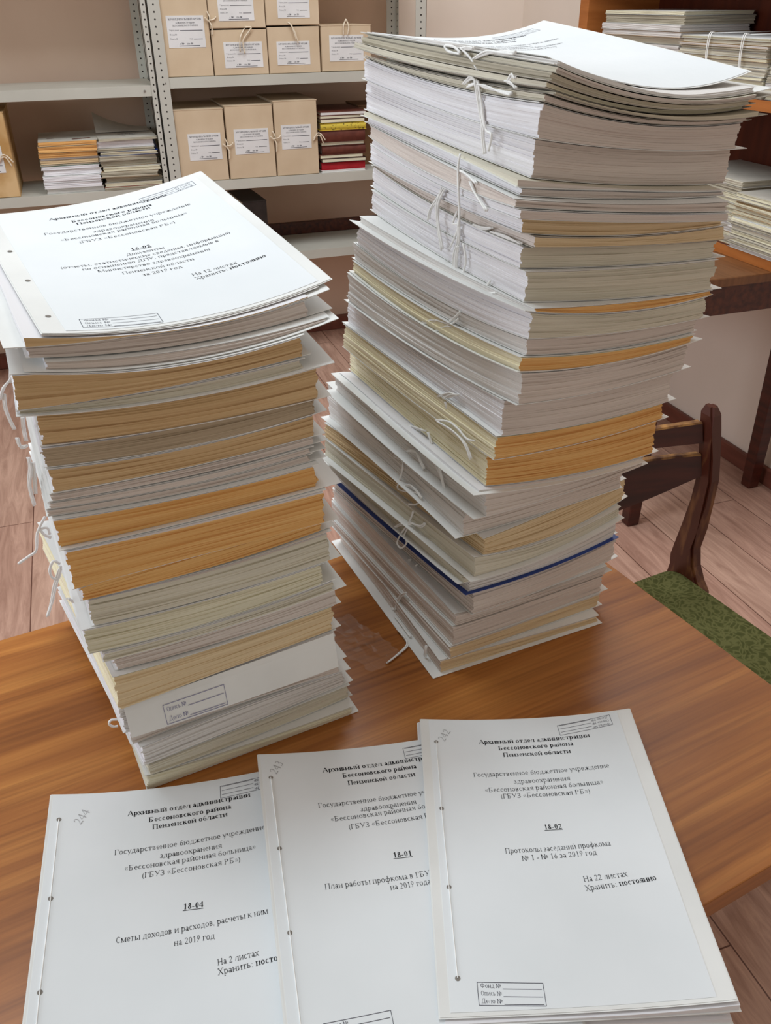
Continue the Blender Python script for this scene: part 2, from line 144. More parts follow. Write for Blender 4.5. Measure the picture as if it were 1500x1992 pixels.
def floor_mat():
    mt, N, L, b = base_mat('laminate_planks', .35, .45)
    tc = N.new('ShaderNodeTexCoord'); rot = N.new('ShaderNodeMapping'); rot.inputs['Rotation'].default_value = (0, 0, R(90))
    br = N.new('ShaderNodeTexBrick'); br.inputs['Scale'].default_value = 1; br.inputs['Brick Width'].default_value = 1.25; br.inputs['Row Height'].default_value = .165
    br.inputs['Mortar Size'].default_value = .0015; br.inputs['Color1'].default_value = lin('#bd9686'); br.inputs['Color2'].default_value = lin('#caa896'); br.inputs['Mortar'].default_value = lin('#6d4a3e')
    mp = N.new('ShaderNodeMapping'); mp.inputs['Scale'].default_value = (14, 1.4, 1)
    nz = N.new('ShaderNodeTexNoise'); nz.inputs['Scale'].default_value = 2.2; nz.inputs['Detail'].default_value = 8; nz.inputs['Distortion'].default_value = 1.6; nz.inputs['Roughness'].default_value = .65
    cr = N.new('ShaderNodeValToRGB'); cr.color_ramp.elements[0].position = .3; cr.color_ramp.elements[0].color = (.52, .42, .38, 1); cr.color_ramp.elements[1].position = .66; cr.color_ramp.elements[1].color = (1.12, 1.1, 1.08, 1)
    mx = N.new('ShaderNodeMix'); mx.data_type = 'RGBA'; mx.blend_type = 'MULTIPLY'; mx.inputs[0].default_value = .8
    L.new(tc.outputs['Object'], rot.inputs[0]); L.new(rot.outputs[0], br.inputs[0]); L.new(tc.outputs['Object'], mp.inputs[0]); L.new(mp.outputs[0], nz.inputs[0])
    L.new(nz.outputs[0], cr.inputs[0]); L.new(br.outputs[0], mx.inputs[6]); L.new(cr.outputs[0], mx.inputs[7]); L.new(mx.outputs[2], b.inputs['Base Color'])
    return mt
def fabric_mat():
    mt, N, L, b = base_mat('green_patterned_upholstery', .9, .1)
    tc = N.new('ShaderNodeTexCoord'); nz = N.new('ShaderNodeTexNoise'); nz.inputs['Scale'].default_value = 22; nz.inputs['Detail'].default_value = 2
    ad = N.new('ShaderNodeMix'); ad.data_type = 'RGBA'; ad.inputs[0].default_value = .08
    vo = N.new('ShaderNodeTexVoronoi'); vo.feature = 'DISTANCE_TO_EDGE'; vo.inputs['Scale'].default_value = 75
    cr = N.new('ShaderNodeValToRGB'); e = cr.color_ramp.elements; e[0].position = .05; e[0].color = lin('#62623c'); e[1].position = .16; e[1].color = lin('#4d4f2c')
    e2 = e.new(.45); e2.color = lin('#444626')
    L.new(tc.outputs['Object'], nz.inputs[0]); L.new(tc.outputs['Object'], ad.inputs[6]); L.new(nz.outputs['Color'], ad.inputs[7]); L.new(ad.outputs[2], vo.inputs[0])
    L.new(vo.outputs[0], cr.inputs[0]); L.new(cr.outputs[0], b.inputs['Base Color'])
    bp = N.new('ShaderNodeBump'); bp.inputs['Strength'].default_value = .3; bp.inputs['Distance'].default_value = .002; L.new(vo.outputs[0], bp.inputs['Height']); L.new(bp.outputs[0], b.inputs['Normal'])
    return mt
def perforated_mat():
    """grey enamel with a row of round punched holes every 25 mm along the post"""
    mt, N, L, b = base_mat('perforated_grey_enamel', .45, .4)
    tc = N.new('ShaderNodeTexCoord'); sp = N.new('ShaderNodeSeparateXYZ'); L.new(tc.outputs['UV'], sp.inputs[0])
    def mth(op, a, b_=None):
        n = N.new('ShaderNodeMath'); n.operation = op
        for i, v in enumerate((a, b_)):
            if v is None: continue
            if isinstance(v, (int, float)): n.inputs[i].default_value = v
            else: L.new(v, n.inputs[i])
        return n.outputs[0]
    fz = mth('MULTIPLY', mth('SUBTRACT', mth('FRACT', mth('DIVIDE', sp.outputs[1], .0229)), .5), .0229)
    r2 = mth('ADD', mth('MULTIPLY', fz, fz), mth('MULTIPLY', sp.outputs[0], sp.outputs[0]))
    k = mth('LESS_THAN', r2, .0031 ** 2)
    mx = N.new('ShaderNodeMix'); mx.data_type = 'RGBA'; mx.inputs[6].default_value = lin('#c2c1b8'); mx.inputs[7].default_value = lin('#2c2624')
    L.new(k, mx.inputs[0]); L.new(mx.outputs[2], b.inputs['Base Color'])
    return mt
FLOORM = floor_mat(); FABRIC = fabric_mat(); PERF = perforated_mat()
def film_mat():
    mt, N, L, b = base_mat('clear_film', .12, .5)
    b.inputs['Base Color'].default_value = (.95, .95, .95, 1); b.inputs['Alpha'].default_value = .06
    return mt
FILM = film_mat()

# ---------------------------------------------------------------- helpers
def obj(name, bm, mats, parent=None, smooth=False):
    me = bpy.data.meshes.new(name); bm.normal_update(); bm.to_mesh(me); bm.free()
    for mt in (mats if isinstance(mats, (list, tuple)) else [mats]): me.materials.append(mt)
    if smooth: me.polygons.foreach_set('use_smooth', [True] * len(me.polygons))
    o = bpy.data.objects.new(name, me); C.objects.link(o)
    if parent: o.parent = parent
    return o
def thing(name, label, cat, loc=(0, 0, 0), rz=0, group=None):
    o = bpy.data.objects.new(name, None); C.objects.link(o); o.location = loc; o.rotation_euler = (0, 0, rz); o.empty_display_size = .05
    return tag(o, label, cat, group)
def tag(o, label, cat, group=None):
    o['label'] = label; o['category'] = cat
    if group: o['group'] = group
    return o
def struct(o): o['kind'] = 'structure'; return o
def box(bm, x0, x1, y0, y1, z0, z1, bev=0, mi=0):
    v = [bm.verts.new(p) for p in ((x0,y0,z0),(x1,y0,z0),(x1,y1,z0),(x0,y1,z0),(x0,y0,z1),(x1,y0,z1),(x1,y1,z1),(x0,y1,z1))]
    fs = [bm.faces.new([v[i] for i in f]) for f in ((3,2,1,0),(4,5,6,7),(0,1,5,4),(1,2,6,5),(2,3,7,6),(3,0,4,7))]
    for f in fs: f.material_index = mi
    if bev:
        es = list({e for f in fs for e in f.edges})
        bmesh.ops.bevel(bm, geom=es, offset=bev, segments=2, affect='EDGES', profile=.5)
    return fs
def bx(*a, **k):
    bm = bmesh.new(); box(bm, *a, **k); return bm
def prism(bm, pts, ext, axis=0):
    """polygon pts (2-D) extruded: axis 0 -> (y,z) swept along x from ext[0] to ext[1]"""
    def P(p, e): return (e, p[0], p[1]) if axis == 0 else ((p[0], e, p[1]) if axis == 1 else (p[0], p[1], e))
    a = [bm.verts.new(P(p, ext[0])) for p in pts]; b = [bm.verts.new(P(p, ext[1])) for p in pts]; n = len(pts)
    bm.faces.new(a); bm.faces.new(b[::-1])
    for i in range(n): bm.faces.new((a[i], b[i], b[(i+1) % n], a[(i+1) % n]))
    bmesh.ops.recalc_face_normals(bm, faces=bm.faces)
def smooth_path(pts, k=5):
    pts = [Vector(p) for p in pts]
    if len(pts) < 3: return pts
    out = []
    for i in range(len(pts) - 1):
        p0 = pts[max(i-1, 0)]; p1 = pts[i]; p2 = pts[i+1]; p3 = pts[min(i+2, len(pts)-1)]
        for j in range(k):
            t = j / k
            out.append(.5 * ((2*p1) + (-p0+p2)*t + (2*p0-5*p1+4*p2-p3)*t*t + (-p0+3*p1-3*p2+p3)*t**3))
    out.append(pts[-1]); return out
def tube(bm, pts, r, n=6, wob=0):
    pts = smooth_path(pts); rings = []
    for i, p in enumerate(pts):
        d = (pts[min(i+1, len(pts)-1)] - pts[max(i-1, 0)]).normalized()
        a = d.orthogonal().normalized(); b = d.cross(a)
        rr = r * (1 + wob * random.uniform(-1, 1))
        rings.append([bm.verts.new(p + a * (rr*math.cos(2*math.pi*j/n)) + b * (rr*math.sin(2*math.pi*j/n))) for j in range(n)])
    for i in range(len(rings)-1):
        # align ring starts
        for j in range(n):
            A = rings[i]; B = rings[i+1]
            o = min(range(n), key=lambda s: (A[0].co - B[s].co).length)
            bm.faces.new((A[j], A[(j+1) % n], B[(j+1+o) % n], B[(j+o) % n]))
    bm.faces.new(rings[0][::-1]); bm.faces.new(rings[-1])
def ordinal(n):
    o = 'first second third fourth fifth sixth seventh eighth ninth tenth eleventh twelfth thirteenth fourteenth fifteenth sixteenth seventeenth eighteenth nineteenth'.split()
    if n <= 19: return o[n-1]
    t = {2: 'twenty', 3: 'thirty'}[n // 10]
    return {20: 'twentieth', 30: 'thirtieth'}[n] if n % 10 == 0 else t + '-' + o[n % 10 - 1]
def lowest(n, total): return 'topmost file' if n == 1 else ('bottom file' if n == total else ordinal(n) + ' file from the top')

# ---------------------------------------------------------------- serif lettering drawn as thick and thin strokes
def V(x, a=0, b=1, s='tb'): return ('v', x, a, b, s)
def Hb(a, b, y): return ('h', a, b, y)
def D(x0, y0, x1, y1, w='s'): return ('d', x0, y0, x1, y1, w)
def O(cx, cy, rx, ry, a=0, b=360): return ('o', cx, cy, rx, ry, a, b)
bowl = O(.2, .27, .2, .27, -95, 95)
G = {
 'н': (.56, [V(.11), V(.45), Hb(.11, .45, .5)]), 'и': (.58, [V(.11), V(.47), D(.12, .06, .46, .94, 't')]),
 'й': (.58, [V(.11), V(.47), D(.12, .06, .46, .94, 't'), O(.29, 1.42, .1, .17, 190, 350)]),
 'к': (.54, [V(.11), D(.14, .48, .42, 1, 't'), D(.22, .58, .48, 0)]), 'м': (.7, [V(.1), V(.6), D(.12, 1, .34, 0), D(.34, 0, .58, 1, 't')]),
 'т': (.5, [V(.25, 0, 1, 'b'), Hb(.04, .46, .96), D(.05, .98, .05, .72, 't'), D(.45, .98, .45, .72, 't')]),
 'п': (.56, [V(.11), V(.45), Hb(.11, .45, .96)]), 'р': (.52, [V(.12, -.45, 1, 'tb'), O(.27, .5, .2, .5, -150, 150)]),
 'с': (.46, [O(.25, .5, .2, .5, 48, 312)]), 'о': (.52, [O(.26, .5, .21, .5)]), 'е': (.46, [O(.24, .5, .19, .5, 0, 312), Hb(.07, .43, .52)]),
 'а': (.46, [V(.34, 0, .75, ''), O(.22, .74, .13, .26, 0, 165), O(.2, .27, .14, .27), D(.34, .05, .44, .02, 't')]),
 'б': (.52, [O(.26, .42, .2, .42), D(.08, .5, .16, 1.1, 't'), D(.16, 1.1, .42, 1.42, 't')]),
 'в': (.48, [V(.11), O(.2, .76, .17, .24, -95, 95), O(.2, .27, .2, .27, -95, 95), Hb(.11, .22, .97), Hb(.11, .22, .52), Hb(.11, .22, .03)]),
 'г': (.42, [V(.11), Hb(.11, .38, .96), D(.37, .98, .37, .7, 't')]),
 'д': (.54, [D(.12, .03, .2, .98, 't'), V(.4, 0, 1, 't'), Hb(.2, .4, .96), Hb(.03, .52, .03), D(.05, .05, .05, -.3, 't'), D(.5, .05, .5, -.3, 't')]),
 'ж': (.78, [V(.39), D(.39, .5, .1, 1, 't'), D(.39, .5, .06, 0), D(.39, .5, .68, 1, 't'), D(.39, .5, .72, 0)]),
 'з': (.42, [O(.18, .75, .16, .25, -100, 135), O(.17, .26, .19, .26, -150, 95)]), 'л': (.54, [D(.06, .04, .2, .98, 't'), V(.43), Hb(.18, .43, .96)]),
 'у': (.5, [D(.06, 1, .27, .02), D(.45, 1, .16, -.45, 't'), Hb(0, .14, .97), Hb(.38, .5, .97)]),
 'ф': (.7, [V(.35, -.45, 1.5, 'tb'), O(.35, .5, .28, .5)]), 'х': (.5, [D(.07, 1, .43, 0), D(.42, 1, .07, 0, 't'), Hb(.0, .14, .03), Hb(.36, .5, .03), Hb(.0, .14, .97), Hb(.36, .5, .97)]),
 'ц': (.58, [V(.11), V(.45), Hb(.11, .56, .03), D(.56, .05, .56, -.3, 't')]), 'ч': (.54, [V(.43), V(.11, .5, 1, 't'), Hb(.13, .43, .44)]),
 'ш': (.8, [V(.11), V(.4), V(.69), Hb(.11, .69, .03)]), 'щ': (.82, [V(.11), V(.4), V(.69), Hb(.11, .8, .03), D(.8, .05, .8, -.3, 't')]),
 'ы': (.72, [V(.11), bowl, V(.6), Hb(.11, .2, .03), Hb(.11, .2, .52)]), 'ь': (.48, [V(.11), bowl, Hb(.11, .2, .03), Hb(.11, .2, .52)]),
 'э': (.46, [O(.2, .5, .2, .5, -135, 135), Hb(.12, .4, .5)]), 'ю': (.76, [V(.11), Hb(.11, .3, .5), O(.5, .5, .2, .5)]),
 'я': (.5, [V(.4), O(.24, .72, .17, .27, 85, 275), Hb(.24, .4, .98), Hb(.24, .4, .45), D(.26, .45, .06, 0, 't')]),
}
G['ъ'] = G['ь']; G['ё'] = G['е']
CAPS = {ch.upper(): G[ch] for ch in 'нийкмтпжзлхцчшщыьэюгвосядф'}
CAPS.update({'А': (.54, [D(.04, .02, .26, 1, 't'), D(.26, 1, .48, .02), Hb(.13, .38, .34), Hb(0, .12, .02), Hb(.38, .54, .02)]),
 'Б': (.5, [V(.11), Hb(.11, .42, .97), bowl, Hb(.11, .2, .03), Hb(.11, .2, .52)]), 'Р': (.48, [V(.11), O(.2, .74, .2, .26, -95, 95), Hb(.11, .2, .98), Hb(.11, .2, .49)]),
 'У': (.5, [D(.06, 1, .28, .32), D(.45, 1, .16, 0, 't'), Hb(0, .14, .97), Hb(.38, .5, .97)]), 'Е': (.5, [V(.11), Hb(.11, .42, .97), Hb(.11, .36, .5), Hb(.11, .44, .03), D(.43, .98, .43, .78, 't'), D(.44, .02, .44, .24, 't')]),
 'Ф': (.66, [V(.33), O(.33, .52, .26, .34)])})
DIG = {'0': (.48, [O(.24, .5, .18, .5)]), '1': (.48, [V(.26, 0, 1, 'b'), D(.1, .82, .26, .98, 't')]),
 '2': (.48, [O(.22, .72, .17, .28, -30, 165), D(.38, .6, .07, .04, 't'), Hb(.06, .42, .06), Hb(.06, .42, .02)]), '3': (.48, [O(.2, .75, .16, .25, -95, 140), O(.19, .28, .19, .28, -140, 95)]),
 '4': (.48, [V(.32, 0, 1, ''), D(.31, .98, .03, .3, 't'), Hb(.03, .45, .28)]), '5': (.48, [Hb(.12, .42, .96), D(.12, .98, .1, .55, 't'), O(.2, .31, .2, .31, -150, 120)]),
 '6': (.48, [O(.24, .3, .17, .3), D(.09, .4, .36, 1, 't')]), '8': (.48, [O(.24, .75, .14, .25), O(.24, .26, .18, .26)]), '9': (.48, [O(.24, .7, .17, .3), D(.39, .6, .12, 0, 't')])}
PUN = {'«': (.46, [D(.2, .75, .06, .45, 't'), D(.06, .45, .2, .15, 't'), D(.38, .75, .24, .45, 't'), D(.24, .45, .38, .15, 't')]),
 '»': (.46, [D(.08, .75, .22, .45, 't'), D(.22, .45, .08, .15, 't'), D(.26, .75, .4, .45, 't'), D(.4, .45, .26, .15, 't')]),
 '(': (.32, [O(.34, .38, .22, .66, 115, 245)]), ')': (.32, [O(-.02, .38, .22, .66, -65, 65)]), ',': (.24, [O(.1, .06, .04, .06), D(.13, .06, .08, -.16, 't')]), '.': (.24, [O(.1, .06, .035, .06)]),
 ':': (.28, [O(.13, .06, .035, .06), O(.13, .58, .035, .06)]), '-': (.32, [Hb(.04, .28, .36), Hb(.04, .28, .32)]), ' ': (.26, []),
 '№': (.92, [V(.1), V(.52), D(.1, .98, .52, .02), O(.74, .62, .13, .2), Hb(.62, .86, .26)])}
def glyph(ch):
    if ch in G: return G[ch], .46, 1
    if ch in CAPS: return CAPS[ch], .66, 1.32
    if ch in DIG: return DIG[ch], .66, 1
    return PUN.get(ch, PUN[' ']), .62, 1
def text_polys(text, bold=False):
    """-> (polygons in em units, total advance)"""
    s = .118 if bold else .07; t = .042 if bold else .032
    x = 0; out = []
    for ch in text:
        (adv, prims), H, wx = glyph(ch)
        for p in prims:
            k = p[0]
            if k == 'v':
                cx = x + p[1] * wx; y0, y1 = p[2] * H, p[3] * H
                out.append([(cx-s/2, y0), (cx+s/2, y0), (cx+s/2, y1), (cx-s/2, y1)])
                if 'b' in p[4]: out.append([(cx-s/2-.05, y0), (cx+s/2+.05, y0), (cx+s/2+.05, y0+t), (cx-s/2-.05, y0+t)])
                if 't' in p[4]: out.append([(cx-s/2-.05, y1-t), (cx+s/2+.04, y1-t), (cx+s/2+.04, y1), (cx-s/2-.05, y1)])
            elif k == 'h':
                y = p[3] * H; out.append([(x+p[1]*wx, y-t/2), (x+p[2]*wx, y-t/2), (x+p[2]*wx, y+t/2), (x+p[1]*wx, y+t/2)])
            elif k == 'd':
                w = s if p[5] == 's' else t
                x0, y0, x1, y1 = x+p[1]*wx, p[2]*H, x+p[3]*wx, p[4]*H
                L_ = math.hypot(x1-x0, y1-y0); nx, ny = -(y1-y0)/L_*w/2, (x1-x0)/L_*w/2
                out.append([(x0-nx, y0-ny), (x1-nx, y1-ny), (x1+nx, y1+ny), (x0+nx, y0+ny)])
            else:
                _, cx, cy, rx, ry, a0, a1 = p; cx = x + cx*wx; rx *= wx; cy *= H; ry *= H
                n = max(3, int(abs(a1-a0)/30))
                for i in range(n):
                    q = []
                    for a, side in ((a0+(a1-a0)*i/n, 0), (a0+(a1-a0)*(i+1)/n, 0), (a0+(a1-a0)*(i+1)/n, 1), (a0+(a1-a0)*i/n, 1)):
                        c, sn = math.cos(R(a)), math.sin(R(a)); th = min(t + (s-t)*abs(c), rx*.9 + 1e-4)
                        th2 = min(th, ry*.9)
                        q.append((cx + (rx - side*min(th, rx*.95))*c, cy + (ry - side*min(th2, ry*.95))*sn))
                    out.append(q)
        x += adv * wx
    return out, x
def put_text(bm, text, xl, xr, yl, yr, em, mp, bold=False, mi=0, under=False):
    """text fitted between xl and xr on a baseline from yl to yr; mp maps page metres to 3-D"""
    segs = text if isinstance(text, list) else [(text, bold)]
    polys = []; adv = 0
    for tx, bd in segs:
        ps, a = text_polys(tx, bd); polys += [[(px + adv, py) for px, py in q] for q in ps]; adv += a
    k = (xr - xl) / adv; ang = math.atan2(yr - yl, xr - xl); c, s = math.cos(ang), math.sin(ang)
    if under: polys.append([(0, -.16), (adv, -.16), (adv, -.1), (0, -.1)])
    for q in polys:
        vs = []
        for px, py in q:
            X, Y = px * k, py * em; vs.append(bm.verts.new(mp(xl + X*c - Y*s, yl + X*s + Y*c)))
        f = bm.faces.new(vs); f.material_index = mi
def put_line(bm, x0, y0, x1, y1, w, mp, n=4, mi=0):
    L_ = math.hypot(x1-x0, y1-y0); nx, ny = -(y1-y0)/L_*w/2, (x1-x0)/L_*w/2
    for i in range(n):
        a, b = i/n, (i+1)/n; q = []
        for t, s in ((a, -1), (b, -1), (b, 1), (a, 1)): q.append(bm.verts.new(mp(x0+(x1-x0)*t + s*nx, y0+(y1-y0)*t + s*ny)))
        f = bm.faces.new(q); f.material_index = mi
def put_stamp(bm, TL, TR, BL, em, mp, flip=False, rows=('Фонд №', 'Опись №', 'Дело №'), w=.0004):
    """three-row registration stamp in a thin frame; corners in page metres"""
    TL, TR, BL = [Vector(p) for p in (TL, TR, BL)]; ex = TR - TL; ey = TL - BL
    def m2(a, b):
        if flip: a, b = 1 - a, 1 - b
        p = BL + ex * a + ey * b; return mp(p.x, p.y)
    for a in ((0, 0, 1, 0), (0, 1, 1, 1), (0, 0, 0, 1), (1, 0, 1, 1)): put_line(bm, *a, w / ex.length if a[0] == a[2] else w / ey.length, m2, 3)
    n = len(rows)
    for i, r in enumerate(rows):
        y = 1 - (i + .72) / n
        put_text(bm, r, .04, .36, y, y, em / ey.length, m2)
        put_line(bm, .38, y - .04, .97, y - .04, w / ey.length, m2, 3)
def disc(bm, cx, cy, r, mp, n=10):
    bm.faces.new([bm.verts.new(mp(cx + r*math.cos(2*math.pi*i/n), cy + r*math.sin(2*math.pi*i/n))) for i in range(n)])

# ---------------------------------------------------------------- sheets and page blocks
class Frame:
    def __init__(s, x, y, a): s.x, s.y, s.c, s.s = x, y, math.cos(a), math.sin(a); s.a = a
    def w(s, u, v): return s.x + s.c*u - s.s*v, s.y + s.s*u + s.c*v
def sheet_bm(fr, zf, u0, u1, v0, v1, th, nu=14, nv=16):
    """curved sheet between zf and zf+th over [u0,u1]x[v0,v1] (metres in the frame)"""
    bm = bmesh.new(); lo = []; hi = []
    for j in range(nv+1):
        for i in range(nu+1):
            u = u0 + (u1-u0)*i/nu; v = v0 + (v1-v0)*j/nv; x, y = fr.w(u, v); z = zf(x, y)
            lo.append(bm.verts.new((x, y, z))); hi.append(bm.verts.new((x, y, z + th)))
    k = nu + 1
    for j in range(nv):
        for i in range(nu):
            a = j*k + i; bm.faces.new((lo[a], lo[a+k], lo[a+k+1], lo[a+1])); bm.faces.new((hi[a], hi[a+1], hi[a+k+1], hi[a+k]))
    for j in range(nv):
        a, b = j*k, (j+1)*k; bm.faces.new((lo[a], hi[a], hi[b], lo[b])); bm.faces.new((lo[a+nu], lo[b+nu], hi[b+nu], hi[a+nu]))
    for i in range(nu):
        bm.faces.new((lo[i], lo[i+1], hi[i+1], hi[i])); a = nv*k + i; bm.faces.new((lo[a], hi[a], hi[a+1], lo[a+1]))
    return bm
def block_bm(fr, W, Hh, zb, zt, n, jit=.0009, nu=14, nv=16, lean=0, split=None):
    """stack of n sheet bundles; slot 0 = edges on the spine and far sides, slot 1 = short near edge and fore-edge"""
    bm = bmesh.new(); uvl = bm.loops.layers.uv.new('UVMap')
    per = [(i/nu, 0, 1) for i in range(nu)] + [(1, j/nv, 1) for j in range(nv)] + [(1-i/nu, 1, 0) for i in range(nu)] + [(0, 1-j/nv, 0) for j in range(nv)]
    m = len(per); plen = [0]
    for i in range(m):
        a, b = per[i], per[(i+1) % m]; plen.append(plen[-1] + math.hypot((a[0]-b[0])*W, (a[1]-b[1])*Hh))
    big = rng.normal(0, jit, 4); prev = None
    seed = rng.uniform(0, 100)
    for j in range(n):
        big = .55*big + rng.normal(0, jit, 4)
        for e in (0, 1):
            t = (j + (.06 if e == 0 else .94)) / n; loop = []
            if n == 1: t = e
            for q, (u, v, mk) in enumerate(per):
                ph = .5 * jit * math.sin(seed + plen[q]*37 + j*1.9)
                off = [big[3] if u == 0 else 0, big[1] if u == 1 else 0, big[2] if v == 0 else 0, big[0] if v == 1 else 0]
                uu = u*W + off[1] - off[0] + lean*(1-t) + (ph if u in (0, 1) and v not in (0, 1) else 0); vv = v*Hh - off[2] + off[3] + (ph if v in (0, 1) else 0)
                x, y = fr.w(uu, vv); b, tp = zb(x, y), zt(x, y)
                loop.append(bm.verts.new((x, y, b + (tp-b)*t)))
            if prev:
                for q in range(m):
                    f = bm.faces.new((prev[q], prev[(q+1) % m], loop[(q+1) % m], loop[q]))
                    f.material_index = per[q][2] if per[q][1] == 0 or per[q][0] == 1 else 0
                    hh = .5*(prev[q].co.z + 0) 
                    zz = (j + (0 if e == 0 else 1)) / n
                    for lp, (pu, pz) in zip(f.loops, ((plen[q], prevz), (plen[q+1], prevz), (plen[q+1], t), (plen[q], t))):
                        lp[uvl].uv = (pu + seed, pz * n * .0013 + seed)
            prev = loop; prevz = t
    # caps follow the curved top and bottom
    for cap, loopv, zf in ((1, prev, zt),):
        g = {}
        for (u, v, _), vt in zip(per, loopv): g[(round(u*nu), round(v*nv))] = vt
        for j in range(1, nv):
            for i in range(1, nu):
                x, y = fr.w(i/nu*W, j/nv*Hh); b = zb(x, y); g[(i, j)] = bm.verts.new((x, y, b + (zf(x, y)-b)*prevz))
        for j in range(nv):
            for i in range(nu): bm.faces.new((g[(i, j)], g[(i+1, j)], g[(i+1, j+1)], g[(i, j+1)]))
    return bm
class Sampler:
    """height field on a grid in a stack's own frame"""
    def __init__(s, fr, Z, u0, u1, v0, v1): s.fr, s.Z, s.u0, s.u1, s.v0, s.v1 = fr, Z, u0, u1, v0, v1; s.ny, s.nx = Z.shape
    def __call__(s, x, y):
        dx, dy = x - s.fr.x, y - s.fr.y; u = s.fr.c*dx + s.fr.s*dy; v = -s.fr.s*dx + s.fr.c*dy
        a = min(max((u - s.u0)/(s.u1 - s.u0), 0), .99999)*(s.nx-1); b = min(max((v - s.v0)/(s.v1 - s.v0), 0), .99999)*(s.ny-1)
        i, j = int(a), int(b); a -= i; b -= j; Z = s.Z
        return float(Z[j, i]*(1-a)*(1-b) + Z[j, i+1]*a*(1-b) + Z[j+1, i]*(1-a)*b + Z[j+1, i+1]*a*b)
PW, PH = .212, .297
def stack_surfaces(P, top_fn=None, tmin=.0020):
    """P: rows (x, y, z, yaw, slope_u, slope_v, sag_u, sag_v) from the top boundary down -> samplers, never crossing"""
    P = np.array(P); fr = Frame(P[:, 0].mean(), P[:, 1].mean(), P[:, 3].mean())
    u0, u1, v0, v1, nx, ny = -.05, PW + .06, -.05, PH + .06, 56, 70
    U, Vv = np.meshgrid(np.linspace(u0, u1, nx), np.linspace(v0, v1, ny))
    X = fr.x + fr.c*U - fr.s*Vv; Y = fr.y + fr.s*U + fr.c*Vv; Zs = []
    for k, p in enumerate(P):
        c, s = math.cos(p[3]), math.sin(p[3]); dx, dy = X - p[0], Y - p[1]
        u = np.clip((c*dx + s*dy)/PW, -.08, 1.1); v = np.clip((-s*dx + c*dy)/PH, -.08, 1.08)
        Zs.append(p[2] + p[4]*u + p[5]*v - 4*p[6]*u*(1-u) - 4*p[7]*v*(1-v))
    if top_fn is not None: Zs[0] = np.vectorize(top_fn)(X, Y)
    n = len(Zs)
    for k in range(1, n): Zs[k] = np.minimum(Zs[k], Zs[k-1] - tmin)
    Zs[-1] = np.full_like(Zs[-1], .7505)
    for k in range(n-2, -1, -1): Zs[k] = np.maximum(Zs[k], Zs[k+1] + tmin)
    return [Sampler(fr, Z, u0, u1, v0, v1) for Z in Zs]
def shifted(f, d): return lambda x, y: f(x, y) + d
def make_file(name, label, fr, zb, zt, W, Hh, spine, short, ext, group, cov=None, front=True, jit=.0009, th=.0005, cat='file', fext=None):
    root = thing(name, label, cat, (fr.x, fr.y, zb(fr.x, fr.y)), fr.a, group)
    cx, cy = fr.w(W/2, Hh/4); t = zt(cx, cy) - zb(cx, cy)
    cov = cov or CARD; eu0, eu1, ev0, ev1 = ext
    parts = [('back_cover', sheet_bm(fr, shifted(zb, .00005), -eu0, W+eu1, -ev0, Hh+ev1, th), cov)]
    hasf = front and t > .005
    n = int(min(22, max(1, t/.0017)))
    parts.append(('page_block', block_bm(fr, W, Hh, shifted(zb, th + .0001), shifted(zt, -(th + .0010) if hasf else -.0007), n, jit), [EDGE[spine], EDGE[short]]))
    if hasf:
        f = fext or (.001, .004, -.0012, .001)
        parts.append(('front_cover', sheet_bm(fr, shifted(zt, -th - .0007), -f[0], W+f[1], -f[2], Hh+f[3], th), cov))
    inv = Matrix.Translation(root.location) @ Matrix.Rotation(fr.a, 4, 'Z'); inv.invert()
    out = {}
    for nm, bm, mt in parts:
        bm.transform(inv); out[nm] = obj(nm, bm, mt, root)
    root['_'] = 0; del root['_']
    return root, out, inv
# ================================================================= the room
XW, YB = 1.985, 3.96
struct(obj('floor', bx(-3.2, XW, -1.2, YB, -.02, 0), FLOORM))
struct(obj('wall_back', bx(-3.2, XW + .1, YB, YB + .1, 0, 3.0), WALL))
struct(obj('wall_right', bx(XW, XW + .1, -1.2, YB, 0, 3.0), WALLR))
struct(obj('wall_back', bx(1.40, XW, YB - .03, YB, .06, 3.0), WALLR))  # added panel, its paler colour stands in for the lit stretch of wall
struct(obj('baseboard_right', bx(XW - .018, XW, -1.2, YB, 0, .06, .004), BASEB))
struct(obj('baseboard_back', bx(-3.2, XW - .018, YB - .046, YB, 0, .06, .004), BASEB))

# ================================================================= metal racks
def post_bm(x, y, sx, sy, h=2.0, w=.044, d=.03):
    """L-shaped perforated post: corner at (x, y), flanges running sx along x and sy along y"""
    bm = bmesh.new(); uvl = bm.loops.layers.uv.new('UVMap'); t = .002
    for (x0, x1, y0, y1, ax) in ((min(x, x+sx*w), max(x, x+sx*w), min(y, y+sy*t), max(y, y+sy*t), 0), (min(x, x+sx*t), max(x, x+sx*t), min(y, y+sy*d), max(y, y+sy*d), 1)):
        for f in box(bm, x0, x1, y0, y1, 0, h):
            for lp in f.loops:
                c = lp.vert.co; u = (c.x - (x0+x1)/2) if ax == 0 else (c.y - (y0+y1)/2); lp[uvl].uv = (u, c.z)
    return bm
def shelf_bm(x0, x1, y0, y1, top, lip=.036):
    bm = bmesh.new(); t = .0015
    box(bm, x0, x1, y0, y1, top - t, top)
    box(bm, x0, x1, y0, y0 + t, top - lip, top - t); box(bm, x0, x1, y1 - t, y1, top - lip, top - t)
    box(bm, x0, x0 + t, y0 + t, y1 - t, top - lip, top - t); box(bm, x1 - t, x1, y0 + t, y1 - t, top - lip, top - t)
    box(bm, x0, x1, y0 + t, y0 + .012, top - lip, top - lip + t)
    return bm
